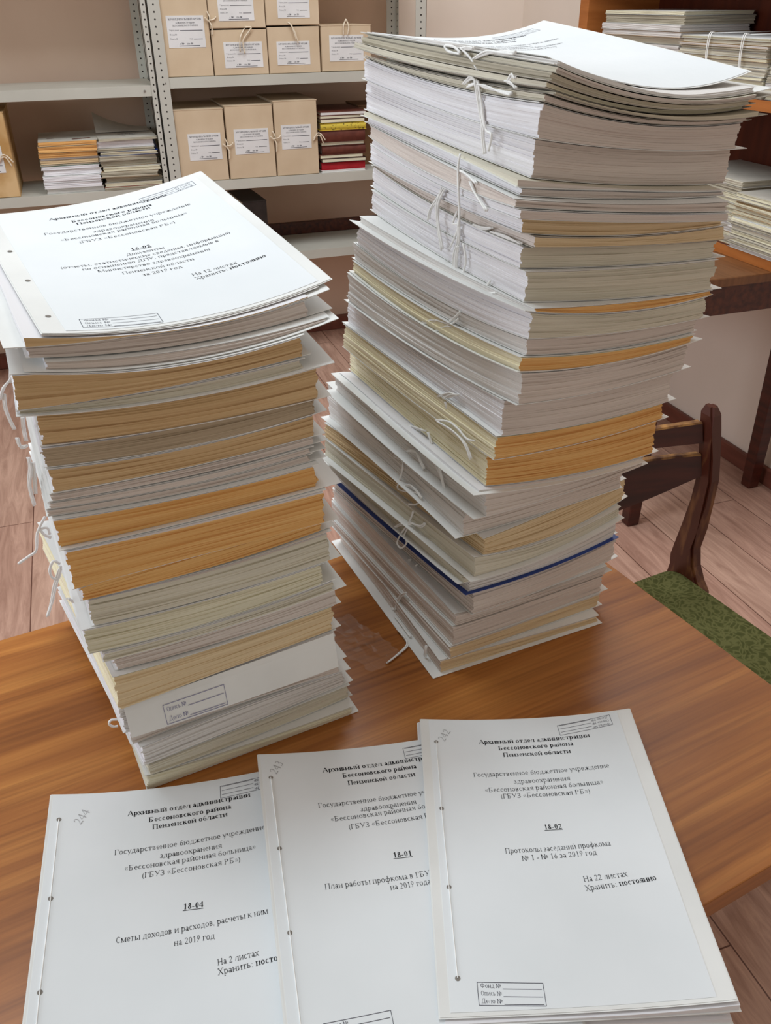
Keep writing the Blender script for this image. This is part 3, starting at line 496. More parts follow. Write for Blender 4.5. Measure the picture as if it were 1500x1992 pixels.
def bolt_bm(x, y, z):
    bm = bmesh.new(); bmesh.ops.create_cone(bm, cap_ends=True, segments=8, radius1=.004, radius2=.003, depth=.004, matrix=Matrix.Translation((x, y, z)) @ Matrix.Rotation(R(90), 4, 'X')); return bm
YF, YR = 3.55, 3.90
def rack(label, x0, x1, tops, posts):
    r = thing('metal_shelving_rack', label, 'shelf', (x0, YF, 0)); T = Matrix.Translation((-x0, -YF, 0))
    for a in posts:
        bm = post_bm(*a); bm.transform(T); obj('post', bm, PERF, r)
    for tp in tops:
        bm = shelf_bm(x0 + .004, x1 - .004, YF + .003, YR - .003, tp); bm.transform(T); sh = obj('shelf', bm, METAL, r)
        for bxx in ((x0 + .03, x1 - .03) if x0 > .3 else (x1 - .045, x1 - .012)):
            bm = bolt_bm(bxx, YF + .001, tp - .018); bm.transform(T); obj('bolt', bm, HOLE, sh)
    return r
rack('grey metal rack with perforated posts holding the row of beige archive boxes', .325, 1.378, (.487, .788, 1.154, 1.62),  # highest shelf is out of view, put in for its shading
     [(.325, YF, 1, 1), (1.378, YF, -1, 1), (.325, YR, 1, -1), (1.378, YR, -1, -1)])
rack('grey metal rack with an empty upper shelf and paper piles below it', -.75, .322, (.44, .778, 1.132, 1.60),
     [(.322, YF, -1, 1, 2.0, .02), (-.75, YF, 1, 1), (.322, YR, -1, -1, 2.0, .03), (-.75, YR, 1, -1)])

# ---- archive boxes
def bow(parent, pts_list, r, mt, name='tie_tape'):
    bm = bmesh.new()
    for p in pts_list: tube(bm, p, r, 5, .1)
    return obj(name, bm, mt, parent, True)
def archive_box(label, x0, x1, z0, z1, lab, tie, mt=BOXM, y0=YF + .008, d=.325, rz=0.0, lid=True, group='beige archive boxes on the metal rack'):
    w, h = x1 - x0, z1 - z0
    r = thing('archive_box', label, 'box', (x0, y0, z0), rz, group)
    obj('carton', bx(0, w, .003, d, 0, h - .004, .0012), mt, r)
    fl = bmesh.new(); box(fl, .0015, w - .0015, -.0, .0025, .002, h - .003, .0006)
    obj('front_flap', fl, mt, r)
    if lid:
        bm = bmesh.new(); box(bm, -.0015, w + .0015, -.001, d + .002, h - .0035, h - .001, .0006); obj('lid', bm, mt, r)
    lx0, lx1, lz0, lz1 = lab
    lb = obj('label', bx(lx0*w, lx1*w, -.0012, -.0002, lz0*h, lz1*h), LABEL, r)
    bm = bmesh.new(); W_, H_ = (lx1-lx0)*w, (lz1-lz0)*h
    mp = lambda a, b: (lx0*w + a, -.0016, lz0*h + b)
    em = H_ * .095
    put_text(bm, 'МУНИЦИПАЛЬНЫЙ АРХИВ', W_*.06, W_*.94, H_*.86, H_*.86, em, mp, True)
    put_text(bm, 'АДМИНИСТРАЦИИ', W_*.24, W_*.76, H_*.76, H_*.76, em*.8, mp, True)
    put_text(bm, 'БЕССОНОВСКОГО РАЙОНА', W_*.16, W_*.84, H_*.67, H_*.67, em*.8, mp, True)
    put_text(bm, 'Учреждение', W_*.05, W_*.32, H_*.53, H_*.53, em*.8, mp)
    put_line(bm, W_*.34, H_*.54, W_*.95, H_*.54, H_*.02, mp)
    put_text(bm, 'Фонд №', W_*.05, W_*.25, H_*.39, H_*.39, em*.85, mp); put_text(bm, 'Опись №', W_*.05, W_*.26, H_*.26, H_*.26, em*.85, mp)
    put_text(bm, 'год', W_*.58, W_*.66, H_*.26, H_*.26, em*.8, mp)
    put_line(bm, W_*.69, H_*.27, W_*.93, H_*.27, H_*.018, mp)
    put_text(bm, 'с №', W_*.3, W_*.42, H_*.1, H_*.1, em, mp, True); put_text(bm, 'по №', W_*.5, W_*.66, H_*.1, H_*.1, em, mp, True); put_line(bm, W_*.28, H_*.06, W_*.84, H_*.06, H_*.018, mp)
    obj('printed_text', bm, INKG, lb)
    if tie:
        tx, tz, kind = tie; tx *= w; tz *= h
        if kind == 'side': P = [[(tx-.004, -.004, tz+.03), (tx+.004, -.008, tz+.012), (tx, -.006, tz), (tx-.014, -.006, tz+.012)], [(tx, -.007, tz), (tx+.008, -.009, tz-.016), (tx+.006, -.008, tz-.045)], [(tx-.006, -.007, tz+.002), (tx+.018, -.010, tz+.006), (tx+.026, -.008, tz+.014)]]
        elif kind == 'loop': P = [[(tx, -.004, tz), (tx-.02, -.012, tz-.03), (tx-.024, -.010, tz-.075)], [(tx+.002, -.004, tz+.004), (tx+.024, -.012, tz+.004), (tx+.012, -.010, tz-.012), (tx-.010, -.010, tz-.04), (tx-.006, -.009, tz-.08)]]
        elif kind == 'down': P = [[(tx, -.004, tz), (tx+.012, -.010, tz-.026), (tx+.022, -.008, tz-.06)], [(tx-.012, -.005, tz+.008), (tx, -.010, tz-.004), (tx+.016, -.009, tz-.05)]]
        elif kind == 'top': P = [[(tx, -.004, tz+.018), (tx-.012, -.008, tz-.004), (tx-.012, -.006, tz-.036)], [(tx, -.004, tz+.018), (tx+.008, -.008, tz-.004), (tx+.004, -.006, tz-.034)]]
        else: P = [[(tx-.02, -.006, tz-.012), (tx-.006, -.010, tz+.014), (tx+.01, -.010, tz+.012), (tx+.028, -.008, tz-.012)], [(tx-.02, -.006, tz-.002), (tx+.004, -.010, tz+.008), (tx+.02, -.009, tz-.024)]]
        bow(r, P, .0026, TAPE)
    return r
LAB = (.2, .86, .36, .66)
zB, zA = .7885, 1.1545
archive_box('beige archive box on the lower shelf beside the perforated post, lid gaping', .369, .556, zB, 1.046, (.23, .9, .3, .67), (1.0, .47, 'side'))
archive_box('beige archive box in the middle of the three on the lower shelf', .562, .747, zB, 1.053, (.15, .88, .34, .68), (.99, .52, 'side'))
archive_box('beige archive box on the lower shelf next to the pile of bound books', .752, .924, zB, 1.062, (.14, .84, .36, .68), (1.0, .5, 'arch'))
archive_box('tall beige archive box on the upper shelf at the post, its top above the photo', .352, .537, zA, 1.47, (.18, .9, .3, .62), (1.0, .56, 'side'))
archive_box('low beige archive box with a looped tie, second on the upper shelf, under another', .541, .746, zA, 1.306, (.2, .9, .16, .72), (.6, 1.0, 'loop'), lid=False)
archive_box('low beige archive box with tape hanging down, third on the upper shelf, under another', .749, .948, zA, 1.312, (.16, .8, .18, .68), (.46, 1.02, 'down'), lid=False)
archive_box('beige archive box stacked on the second low box of the upper shelf', .539, .745, 1.3075, 1.475, (.17, .8, .14, .68), None, lid=False, y0=YF + .004)
archive_box('beige archive box stacked on the third low box of the upper shelf', .748, .95, 1.3135, 1.48, (.22, .82, .14, .68), None, lid=False, y0=YF + .004)
archive_box('beige archive box at the far end of the upper shelf, nothing on top', .955, 1.155, zA + .001, 1.312, (.16, .84, .22, .78), (.5, 1.0, 'top'), y0=YF + .012)
archive_box('worn yellowish archive box tied with tape beside the pile topped by orange files', -.42, -.222, .7785, 1.066, (.3, .84, .3, .62), (.86, .46, 'arch'), BOXO)
b = thing('cardboard_box', 'plain brown cardboard box behind the pile of bound books', 'box', (1.14, 3.70, .7885))
obj('carton', bx(0, .19, 0, .18, 0, .225, .002), BOXB, b); obj('lid', bx(-.002, .192, -.002, .182, .226, .231, .001), BOXB, b)

# ---- pile of bound books
bk = [(.013, 'C', 'cream pages, red cloth corners', LEATH), (.012, 'K', 'thin cream pages', LEATH), (.015, 'Y', 'cream pages', BLACKM), (.028, 0, 'speckled yellow cover', YELM), (.042, 0, 'thick dark brown cover', LEATH),
      (.014, 'K', 'cream pages, dark boards', BLACKM), (.034, 0, 'brown leatherette cover', LEATH), (.014, 'Y', 'cream pages, brown back', LEATH), (.014, 'K', 'cream pages, brown boards', BLACKM), (.030, 0, 'bright red cover', REDM), (.009, 'C', 'white pages', CARD)]
z = zB
for i, (t, e, words, mt) in list(enumerate(bk))[::-1]:
    x = .936 + random.uniform(-.006, .006); y = YF + .012 + random.uniform(-.004, .006); w = .19 + random.uniform(-.006, .004)
    n = i + 1
    r = thing('bound_book', f"book with {words}, {'topmost' if n == 1 else 'bottom one' if n == len(bk) else ordinal(n) + ' down'} in the book pile on the rack", 'book', (x, y, z), random.uniform(-.03, .03), 'bound books piled on the rack')
    d = .28
    obj('cover', bx(0, w, 0, d, 0, .0015, .0005), mt, r); obj('cover', bx(0, w, 0, d, t - .0018, t - .0003, .0005), mt, r)
    if e: obj('page_block', bx(.004, w - .004, .001, d - .01, .0016, t - .0019), EDGE[e], r)
    else:
        bm = bmesh.new(); k = 7; prof = []
        for q in range(k+1): prof.append((.003 - .004*math.sin(math.pi*q/k), .0015 + (t-.004)*q/k))
        prof += [(.010, t - .0025), (.010, .0015)]
        prism(bm, prof, (.002, w - .002), 0); obj('spine', bm, mt, r)
        obj('page_block', bx(.006, w - .006, .011, d - .008, .0026, t - .0031), EDGE['C'], r)
    z += t

# ---- paper piles on the racks and in the cabinet
def pile(name, cat, where, fr0, z0, W, Hh, spec, group, jx=.006, jy=.006, ja=.03, tilt=None, ext=(.002, .003, .001, .002)):
    z = z0; n = len(spec); rows = []
    for i in range(n-1, -1, -1):
        t, e, words, cov = spec[i]
        fx, fy = fr0.w(random.uniform(-jx, jx), random.uniform(-jy, jy)); fr = Frame(fx, fy, fr0.a + random.uniform(-ja, ja))
        a = (lambda zz: (lambda x, y: zz))(z); b2 = (lambda zz: (lambda x, y: zz))(z + t)
        if tilt and i == 0: b2 = tilt(z + t)
        rows.append(make_file(name, f'{words}, {lowest(i+1, n)} {where}', fr, a, b2, W, Hh, e, e, ext, group, cov, True, .0012, .0006, cat)); z += t + .0002
    return rows, z
# left pile on the left rack: grey cover, orange files, white paper
sp = [(.016, 'O', 'orange file with grey cover', CARDG), (.022, 'O', 'thick orange file', CARDT), (.018, 'O', 'orange file', CARDT), (.008, 'C', 'white paper file', CARD), (.014, 'T', 'tan file', CARDT), (.007, 'G', 'green-lined file', GREENM),
      (.012, 'W', 'white file', CARD), (.021, 'W', 'white paper bundle', CARD), (.023, 'W', 'white paper bundle', CARD), (.020, 'W', 'white paper bundle', CARD), (.018, 'C', 'white paper bundle', CARD)]
rows, zt_ = pile('paper_file', 'file', 'of the orange and white pile', Frame(-.128, YF + .02, 0), .7785, .205, .29, sp, 'orange-and-white pile on the left rack')
r0 = rows[-1][0]; bm = bmesh.new(); tz = sp[0][0] - .0001
mp = lambda a, b_: (a, b_, tz)
for q in ((.03, .09, .055, .10, .012), (.12, .045, .185, .06, .02)):
    bm = bmesh.new(); put_line(bm, *q, mp); obj('cover_stain', bm, LEATH, rows[-1][1]['front_cover'])
sp = [(.010, 'D', 'grey folder printed with a title', CARDG), (.024, 'W', 'thick rolled white file', CARD), (.012, 'D', 'blue-tabbed file', CARDG), (.014, 'K', 'greyish file', BLUE), (.018, 'D', 'dog-eared grey file', CARDG), (.020, 'D', 'brownish file', CARDT),
      (.016, 'K', 'creased cream file', CARDG), (.022, 'D', 'worn brown file', CARDT), (.018, 'D', 'red-marked drab file', CARDG), (.014, 'K', 'greenish file', CARDG), (.012, 'D', 'rusty red file', REDDISH)]
rows, zt_ = pile('paper_file', 'file', 'of the grey pile by the post', Frame(.083, YF + .015, 0), .7785, .208, .30, sp, 'grey pile on the left rack', .009, .009, .06)
bm = bmesh.new(); tz = sp[0][0] + .0002; mp = lambda a, b_: (a, b_, tz)
put_text(bm, 'ЛИЧНЫЕ', .07, .16, .10, .11, .03, mp, True); put_text(bm, 'ДЕЛА', .085, .14, .065, .072, .026, mp, True)
obj('printed_text', bm, INKG, rows[-1][1]['front_cover'])
for i_, mt_, y_ in ((2, BLUE, .03), (3, BLUE, .05), (4, GREENM, .02), (8, REDM, .03), (9, GREENM, .06)):
    rt_ = rows[len(sp)-1-i_][0]
    bm = sheet_bm(Frame(0, 0, 0), lambda x, y: .003 + .004*math.sin((x-.2)*200), .205, .226, y_, y_ + .018, .0006, 6, 2); obj('ribbon_tab', bm, mt_, rt_)
# raised curling grey sheet on that pile
r = thing('paper_sheet', 'curled grey sheet standing up at the back of the grey dog-eared pile', 'paper', (.085, YF + .17, zt_ + .0005))
bm = sheet_bm(Frame(0, 0, 0), lambda x, y: .06*(1-x/.2)**2*max(0, y/.14)**.7 + .002, 0, .2, 0, .14, .0005); obj('sheet', bm, CARDG, r)
# dark things on the lowest shelf
r = thing('ring_binder', 'dark binder full of papers lying on the lowest shelf behind the short stack', 'binder', (.60, YF + .02, .4875), .05)
obj('cover', bx(0, .10, 0, .27, 0, .003), BLACKM, r); obj('cover', bx(0, .10, 0, .27, .207, .21), BLACKM, r); obj('page_block', bx(.003, .096, .006, .262, .0035, .2065), EDGE['A'], r); obj('spine', bx(.001, .099, .001, .005, .0035, .2065), BLACKM, r)
r = thing('shadow_strip', 'long dark brown strip for the shadow along the back of the lowest shelf', 'shadow', (.72, YR - .05, .4875)); obj('shade_strip', bx(0, .62, 0, .022, 0, .052, .002), DARKX, r)  # shadow gap along the shelf's back, built as a dark strip

# ================================================================= desk and orange cabinet along the right wall
dy0, dy1 = 1.81, 3.12
r = thing('writing_desk', 'dark brown wooden desk with a worn top under the orange cabinet', 'desk', (1.38, dy0, 0))
dw = 1.965 - 1.38
obj('desk_top', bx(0, dw, 0, dy1 - dy0, .735, .76, .003), DESKT, r)
obj('apron', bx(.03, dw - .02, .012, .03, .655, .7345, .002), DARKX, r); obj('apron', bx(.012, .03, .04, dy1 - dy0 - .04, .655, .7345, .002), DARKW, r)
for lx, ly in ((.015, .03), (dw - .068, .10), (.015, dy1 - dy0 - .08), (dw - .068, dy1 - dy0 - .08)):
    bm = bmesh.new(); w = .052
    lo = [bm.verts.new((lx + a, ly + b_, 0)) for a, b_ in ((.006, .006), (w-.006, .006), (w-.006, w-.006), (.006, w-.006))]; hi = [bm.verts.new((lx + a, ly + b_, .7345)) for a, b_ in ((0, 0), (w, 0), (w, w), (0, w))]
    bm.faces.new(lo[::-1]); bm.faces.new(hi)
    for q in range(4): bm.faces.new((lo[q], lo[(q+1) % 4], hi[(q+1) % 4], hi[q]))
    bmesh.ops.bevel(bm, geom=list(bm.edges), offset=.003, segments=1, affect='EDGES'); obj('leg', bm, DARKW, r)
cx0, cx1, cy0, cy1 = 1.70, 1.98, 1.745, 2.945
r = thing('open_bookcase', 'orange veneered open cabinet with paper piles, standing on the dark desk', 'cabinet', (cx0, cy0, .7605))
CW, CL, CH = cx1 - cx0, cy1 - cy0, 1.0
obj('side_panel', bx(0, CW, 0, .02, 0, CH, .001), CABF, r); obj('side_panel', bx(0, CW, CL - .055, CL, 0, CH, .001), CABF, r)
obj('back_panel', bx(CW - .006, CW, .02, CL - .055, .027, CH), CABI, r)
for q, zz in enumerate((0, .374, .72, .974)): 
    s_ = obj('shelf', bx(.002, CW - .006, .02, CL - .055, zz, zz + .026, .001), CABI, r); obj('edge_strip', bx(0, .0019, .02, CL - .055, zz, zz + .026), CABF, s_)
zlo, zhi = .7605 + .0265, .7605 + .4005
OLD = ['K', 'D', 'C', 'K', 'G']
def sp_files(n, tot, words, covs=(CARDG, CARD, CARDG, CARDT)):
    ts = [random.uniform(.6, 1.4) for _ in range(n)]; k = tot / sum(ts)
    return [(t*k - .0002, OLD[random.randrange(5)], words, covs[random.randrange(len(covs))]) for t in ts]
def cab_pile(where, ya, yb, z0, h, n, words, group, d=.24, xo=.012):
    # frame: v axis runs along -x (towards the room) so that the long visible face looks at -x
    W_ = yb - ya
    return pile('paper_file', 'file', where, Frame(cx0 + xo, yb, R(-90)), z0, W_, d, sp_files(n, h, words), group, .006, .006, .012, None, (.002, .003, .002, .002))
cab_pile("of the cabinet's far upper pile", 2.375, 2.80, zhi, .196, 12, 'pale old file', 'far pile on the upper cabinet shelf')
cab_pile("of the cabinet's string-tied pile", 1.995, 2.362, zhi, .138, 14, 'thin yellowed file', 'string-tied pile on the upper cabinet shelf', .245, .006)
cab_pile("of the cabinet's upper pile at photo edge", 1.782, 1.985, zhi, .115, 8, 'worn pale file', 'pile at the photo edge on the upper cabinet shelf')
cab_pile("of the cabinet's half-hidden lower pile", 2.01, 2.32, zlo, .168, 10, 'rumpled old file', 'half-hidden pile on the lower cabinet shelf', .235, .02)
cab_pile("of the cabinet's lower pile at photo edge", 1.782, 2.0, zlo, .145, 15, 'thin greenish-white file', 'pile at the photo edge on the lower cabinet shelf', .25, .0)
for k, (yy, w_) in enumerate(((2.225, 'nearer the far pile'), (2.085, 'nearer the photo edge'))):
    bm = bmesh.new(); zz = zhi; hh = .138 + .004
    tube(bm, [(cx0 + .02, yy + .01, zz + hh + .002), (cx0 + .0, yy + .002, zz + hh + .001), (cx0 - .008, yy - .004, zz + hh*.7), (cx0 - .009, yy - .012, zz + hh*.42)], .0014)
    tube(bm, [(cx0 + .02, yy + .016, zz + hh + .002), (cx0 + .0, yy + .010, zz + hh + .001), (cx0 - .008, yy + .002, zz + hh*.7), (cx0 - .010, yy - .010, zz + hh*.40)], .0014)
    tube(bm, [(cx0 + .23, yy + .012, zz + hh + .003), (cx0 + .02, yy + .012, zz + hh + .002)], .0014)
    tag(obj('tie_string', bm, THREAD, None, True), f'white string around the tied pile in the orange cabinet, {w_}', 'string', 'strings on the tied pile')
bm = bmesh.new(); 
for dy in (0, .006): tube(bm, [(cx0 + .01, 1.81 + dy, zlo + .148), (cx0 - .008, 1.81 + dy, zlo + .12), (cx0 - .010, 1.80 - dy, zlo + .05), (cx0 - .004, 1.80, zlo + .02)], .0014)
tag(obj('tie_string', bm, THREAD, None, True), 'white string hanging on the greenish-white pile in the lower cabinet shelf', 'string')

# ================================================================= chair
r = thing('wooden_chair', 'dark worn wooden chair with a green patterned seat beside the table', 'chair', (.955, 1.10, 0), R(8.6))
sw = .395
prof = []
bm = bmesh.new()
def rounded(x0, x1, y0, y1, rad, n=5):
    o = []
    for cx, cy, a0 in ((x1-rad, y1-rad, 0), (x0+rad, y1-rad, 90), (x0+rad, y0+rad, 180), (x1-rad, y0+rad, 270)):
        for q in range(n+1): a = R(a0 + 90*q/n); o.append((cx + rad*math.cos(a), cy + rad*math.sin(a)))
    return o
prism(bm, rounded(-sw, 0, -.41, 0, .03), (.405, .449), 2); bmesh.ops.bevel(bm, geom=[e for e in bm.edges if abs(e.verts[0].co.z - e.verts[1].co.z) < 1e-5 and e.verts[0].co.z > .44], offset=.012, segments=3, affect='EDGES', profile=.6)
obj('seat', bm, FABRIC, r, False)
bm = bmesh.new(); prism(bm, rounded(-sw - .006, .008, -.418, .008, .03), (.385, .4045), 2); obj('seat_frame', bm, WORN, r)
POSTW = noisy('worn_dark_post', '#4a1e10', '#8a5c34', 9, .4, .5, stretch=(4, 4, 1), lo=.52, hi=.72)
def chair_post(x):
    bm = bmesh.new(); secs = []; k_ = 1 if x > -.2 else -1
    for z_, yc, dp, wd, dx in ((0, .045, .034, .026, 0), (.25, .012, .034, .027, 0), (.40, -.030, .080, .026, 0), (.432, -.034, .092, .027, 0), (.45, -.027, .072, .027, 0), (.475, -.020, .056, .027, 0), (.51, -.017, .045, .027, 0), (.55, -.020, .040, .027, .002), (.60, -.023, .037, .027, .006), (.65, -.021, .036, .027, .010), (.69, -.013, .034, .027, .012), (.74, .000, .033, .027, .015), (.765, .006, .031, .026, .016), (.778, .008, .020, .017, .016)):
        secs.append([bm.verts.new((x + k_*dx + sx*wd/2, yc + sy*dp/2, z_)) for sx, sy in ((-1, -1), (1, -1), (1, 1), (-1, 1))])
    for a, b_ in zip(secs, secs[1:]):
        for q in range(4): bm.faces.new((a[q], a[(q+1) % 4], b_[(q+1) % 4], b_[q]))
    bm.faces.new(secs[0][::-1]); bm.faces.new(secs[-1])
    bmesh.ops.bevel(bm, geom=[e for e in bm.edges if abs(e.verts[0].co.z - e.verts[1].co.z) > .005], offset=.0045, segments=2, affect='EDGES')
    return bm
obj('back_post', chair_post(.008), POSTW, r); obj('back_post', chair_post(-sw - .002), POSTW, r)
def slat(z1, zm, arch, yoff):
    """curved back slat with an arched lower edge; slot 1 = worn bare top edge"""
    bm = bmesh.new(); n = 18; cols = []
    for q in range(n+1):
        t = q/n; x = -sw + .009 + (sw - .004)*t; y = yoff + .038*math.sin(math.pi*t); ar = math.sin(math.pi*t)
        zb_ = zm - arch*ar; zt_2 = z1 - .006*ar; lean = (zt_2 - zb_)*.25
        cols.append([bm.verts.new(p) for p in ((x, y - .008, zb_), (x, y + .008, zb_), (x, y + .008 + lean, zt_2 - .002), (x, y + .005 + lean, zt_2), (x, y - .006 + lean, zt_2), (x, y - .008 + lean, zt_2 - .003))])
    for a, b_ in zip(cols, cols[1:]):
        for q in range(6):
            f = bm.faces.new((a[q], a[(q+1) % 6], b_[(q+1) % 6], b_[q])); f.material_index = 1 if q in (2, 3, 4) else 0
    bm.faces.new(cols[0]); bm.faces.new(cols[-1]); bmesh.ops.recalc_face_normals(bm, faces=bm.faces); return bm
WORN2 = noisy('worn_top_edge', '#4a2412', '#ad7d44', 40, .5, .4)
obj('back_slat', slat(.752, .715, .0, .002), [DARKW, WORN2], r); obj('back_slat', slat(.694, .655, .052, -.010), [DARKW, WORN2], r)
for x in (-.03, -sw + .03):
    bm = bmesh.new(); prism(bm, [(x-.016, -.385), (x+.016, -.385), (x+.016, -.353), (x-.016, -.353)], (0, .3845), 2); obj('front_leg', bm, DARKW, r)
for x in (-.02, -sw + .02): obj('side_rail', bx(x - .009, x + .009, -.352, -.05, .335, .3845), DARKW, r)
obj('front_rail', bx(-sw + .047, -.047, -.378, -.36, .335, .3845), DARKW, r)

# ================================================================= table
TA = R(9.3)
tb = thing('wooden_table', 'brown veneered table carrying the two tall paper stacks', 'table', (.537, 1.003, 0), TA)
TLn, TD, TH = 1.35, .645, .024
bm = bmesh.new(); box(bm, -TLn, 0, -TD, 0, .75 - TH, .75, .0012); obj('table_top', bm, TABLEW, tb)
obj('side_panel', bx(-.232, -.214, -TD + .025, -.03, .0, .75 - TH - .0005, .001), TABLEE, tb)
obj('side_panel', bx(-TLn + .03, -TLn + .048, -TD + .025, -.03, .0, .75 - TH - .0005, .001), TABLEE, tb)  # unseen left panel, helps to darken the space underneath
obj('unseen_modesty_panel', bx(-TLn + .0485, -.2325, -.12, -.104, .25, .75 - TH - .0005), DARKX, tb)  # unseen back panel, added to darken the space under the table

# ================================================================= tall stack (32 files and the curled one on top)
def S_sheet(k):
    p, W, Hh = SHEETS[k]['p'], SHEETS[k]['W'], SHEETS[k]['H']
    fr = Frame(p[0], p[1], p[2])
    def zf(x, y):
        dx, dy = x - fr.x, y - fr.y; u = min(max((fr.c*dx + fr.s*dy)/W, -.12), 1.12); v = min(max((-fr.s*dx + fr.c*dy)/Hh, -.12), 1.12)
        return p[3] + p[4]*u + p[5]*v + p[6]*u*v + u*(1-u)*(p[7] + p[8]*v + p[9]*(u-.5)) + v*(1-v)*(p[10] + p[11]*u)
    return fr, zf, W, Hh
def stack_strings(root_of, inv_of, lst, r=.0011):
    for key, pts in lst:
        if key not in root_of: continue
        bm = bmesh.new(); pts = [Vector((p[0], p[1], max(p[2], .7528))) for p in pts]
        tube(bm, pts, r, 6, .12)
        if len(pts) < 5: tube(bm, [p + Vector((-.0012, .0008, .0016*math.sin(i*1.7))) for i, p in enumerate(pts)], r*.8, 5, .12)
        bm.transform(inv_of[key]); obj('tie_thread', bm, THREAD, root_of[key], True)

WORDS = {'W': 'white-edged', 'C': 'off-white', 'P': 'pinkish-white', 'G': 'greyish-white', 'Y': 'cream', 'T': 'tan-edged', 'B': 'brown-edged', 'A': 'drab', 'O': 'ochre-edged', 'D': 'dusty', 'K': 'old cream'}
# tall stack rows: key, spine colour, near-edge colour
RK = {'T2': 'GP', 'T3': 'DD', 'T4': 'GK', 'T5': 'DD', 'K2': 'GP', 'K3': 'WP', 'K4': 'WP', 'a': 'GP', 'b': 'WP', 'c': 'PP', 'e': 'WP', 'f': 'WT', 'g': 'PT', 'h': 'WG', 'i': 'WG', 'j': 'CO', 'k': 'WG', 'l': 'CP', 'm': 'YO', 'n': 'CP', 'o': 'WP', 'p': 'YO', 'q': 'YO',
      'r': 'WC', 's': 'CP', 't': 'CP', 'u': 'TT', 'v': 'GG', 'w': 'GG', 'x': 'CC', 'y': 'PP', 'z1': 'PP', 'z2': 'PP', 'aa': 'PT', 'bb': 'PT'}
RB = {q[0]: q[1:] for q in FIT['R']}
frT, zT, WT, HT = S_sheet('TR')
rows = [('K0', RB['K0']), ('K1', RB['K1'])]
a_, b_ = np.array(RB['K1']), np.array(RB['K2'])
for i, k in enumerate(('T2', 'T3', 'T4', 'T5')):
    q = a_ + (b_ - a_)*(i+1)/5; q[0] += random.uniform(-.005, .005); q[1] += random.uniform(-.006, .006); q[3] += random.uniform(-.03, .03); rows.append((k, list(q)))
rows += [(k, RB[k]) for k in [q[0] for q in FIT['R']] if k not in ('K0', 'K1')]
surf = stack_surfaces([q for _, q in rows], zT)
roots, invs = {}, {}
NR = len(rows) - 1
tip = {'T2': .03, 'T3': .008, 'T4': .014, 'T5': .012, 'K2': .010, 'K3': .014, 'g': .016, 'f': .004, 'h': .016, 'i': .014, 'k': .010, 'm': .014, 'n': .012, 'o': .012, 'p': .012, 's': .010, 'q': .010, 'u': .010, 'y': .010, 'z1': .012, 'z2': .012, 'aa': .008, 'bb': .004}
spx = {'j': .012, 'r': .010, 's': .014, 't': .010, 'v': .010, 'w': .006, 'bb': .012, 'm': .004, 'n': .004, 'o': .006}
for i in range(1, len(rows)):
    k, p = rows[i]
    if k == 'K1': continue
    sc, ec = RK[k]; fr = Frame(p[0], p[1], p[3])
    w = f"{WORDS[ec]} sewn file"
    if sc == 'Y': w = 'thick ochre-edged file with cream spine' if k != 'm' else 'ochre-edged file with cream spine'
    if k == 'x': w = 'file with a blue card cover'
    if k == 'j': w = 'thin ochre-edged file'
    lab = f"{w}, {lowest(i, NR)} of the taller stack"
    if k == 'x': spx[k] = .007
    ext = (spx.get(k, .0015), tip.get(k, .004), .0002 if k not in ('r', 'v', 'bb', 'x') else .006 if k != 'x' else .004, .004)
    rt_, pt, iv = make_file('sewn_file', lab, fr, surf[i], surf[i-1], PW if k != 'r' else .205, PH, sc, ec, ext, 'files of the taller stack', BLUE if k in ('x',) else (CARD if k not in ('T2', 'T3', 'T4', 'T5', 'K2', 'g') else CARDG), k not in ('T2', 'T3'), .0007 if k not in ('K3', 'K4') else .0006)
    roots[k], invs[k] = rt_, iv
def hole_dots(root, iv, fr, zf, pts, r=.0024):
    bm = bmesh.new()
    for u, v in pts: disc(bm, u, v, r, lambda a, b_: (*fr.w(a, b_), zf(*fr.w(a, b_)) + .0004))
    bm.transform(iv); return obj('punched_holes', bm, HOLE, root)
# curled top file
p = RB['K1']; fr = Frame(frT.x, frT.y, frT.a)
lab = 'curled white file with a faint title page, topmost of the taller stack'
top = thing('sewn_file', lab, 'file', (fr.x, fr.y, zT(fr.x, fr.y)), fr.a, 'files of the taller stack')
iv = Matrix.Translation(top.location) @ Matrix.Rotation(fr.a, 4, 'Z'); iv.invert()
f1 = Frame(p[0], p[1], p[3])
bm = sheet_bm(f1, shifted(surf[1], .0001), -.004, PW + .02, -.001, PH + .004, .0005); bm.transform(iv); obj('back_cover', bm, CARD, top)
bm = block_bm(f1, PW, PH, shifted(surf[1], .0008), lambda x, y: max(surf[1](x, y) + .0014, min(surf[0](x, y) - .0012, surf[1](x, y) + .004)), 3); bm.transform(iv); obj('page_block', bm, [EDGE['C'], EDGE['C']], top)
bm = sheet_bm(fr, shifted(zT, -.0006), 0, WT, 0, HT, .0004, 20, 20); bm.transform(iv); obj('front_cover', bm, CARD, top)
bm = sheet_bm(fr, shifted(zT, -.0001), .004, WT - .002, .002, HT - .003, .0003, 20, 20); bm.transform(iv); tp = obj('title_page', bm, PAPER, top)
def mapper(fr, zf, iv, d=.00045): return lambda a, b_: iv @ Vector((*fr.w(a, b_), zf(*fr.w(a, b_)) + d))
TOPHEAD = [('Архивный отдел администрации', 114, 267, 112, 1), ('Бессоновского района', 113.5, 257.5, 75, 1), ('Пензенской области', 112, 249, 67, 1),
        ('Государственное бюджетное учреждение', 117, 226.5, 132, 0), ('здравоохранения', 117, 217, 54, 0), ('«Бессоновская районная больница»', 118, 208.5, 114, 0), ('(ГБУЗ «Бессоновская РБ»)', 118, 199, 85, 0)]
bm = bmesh.new(); mp = mapper(fr, zT, iv)
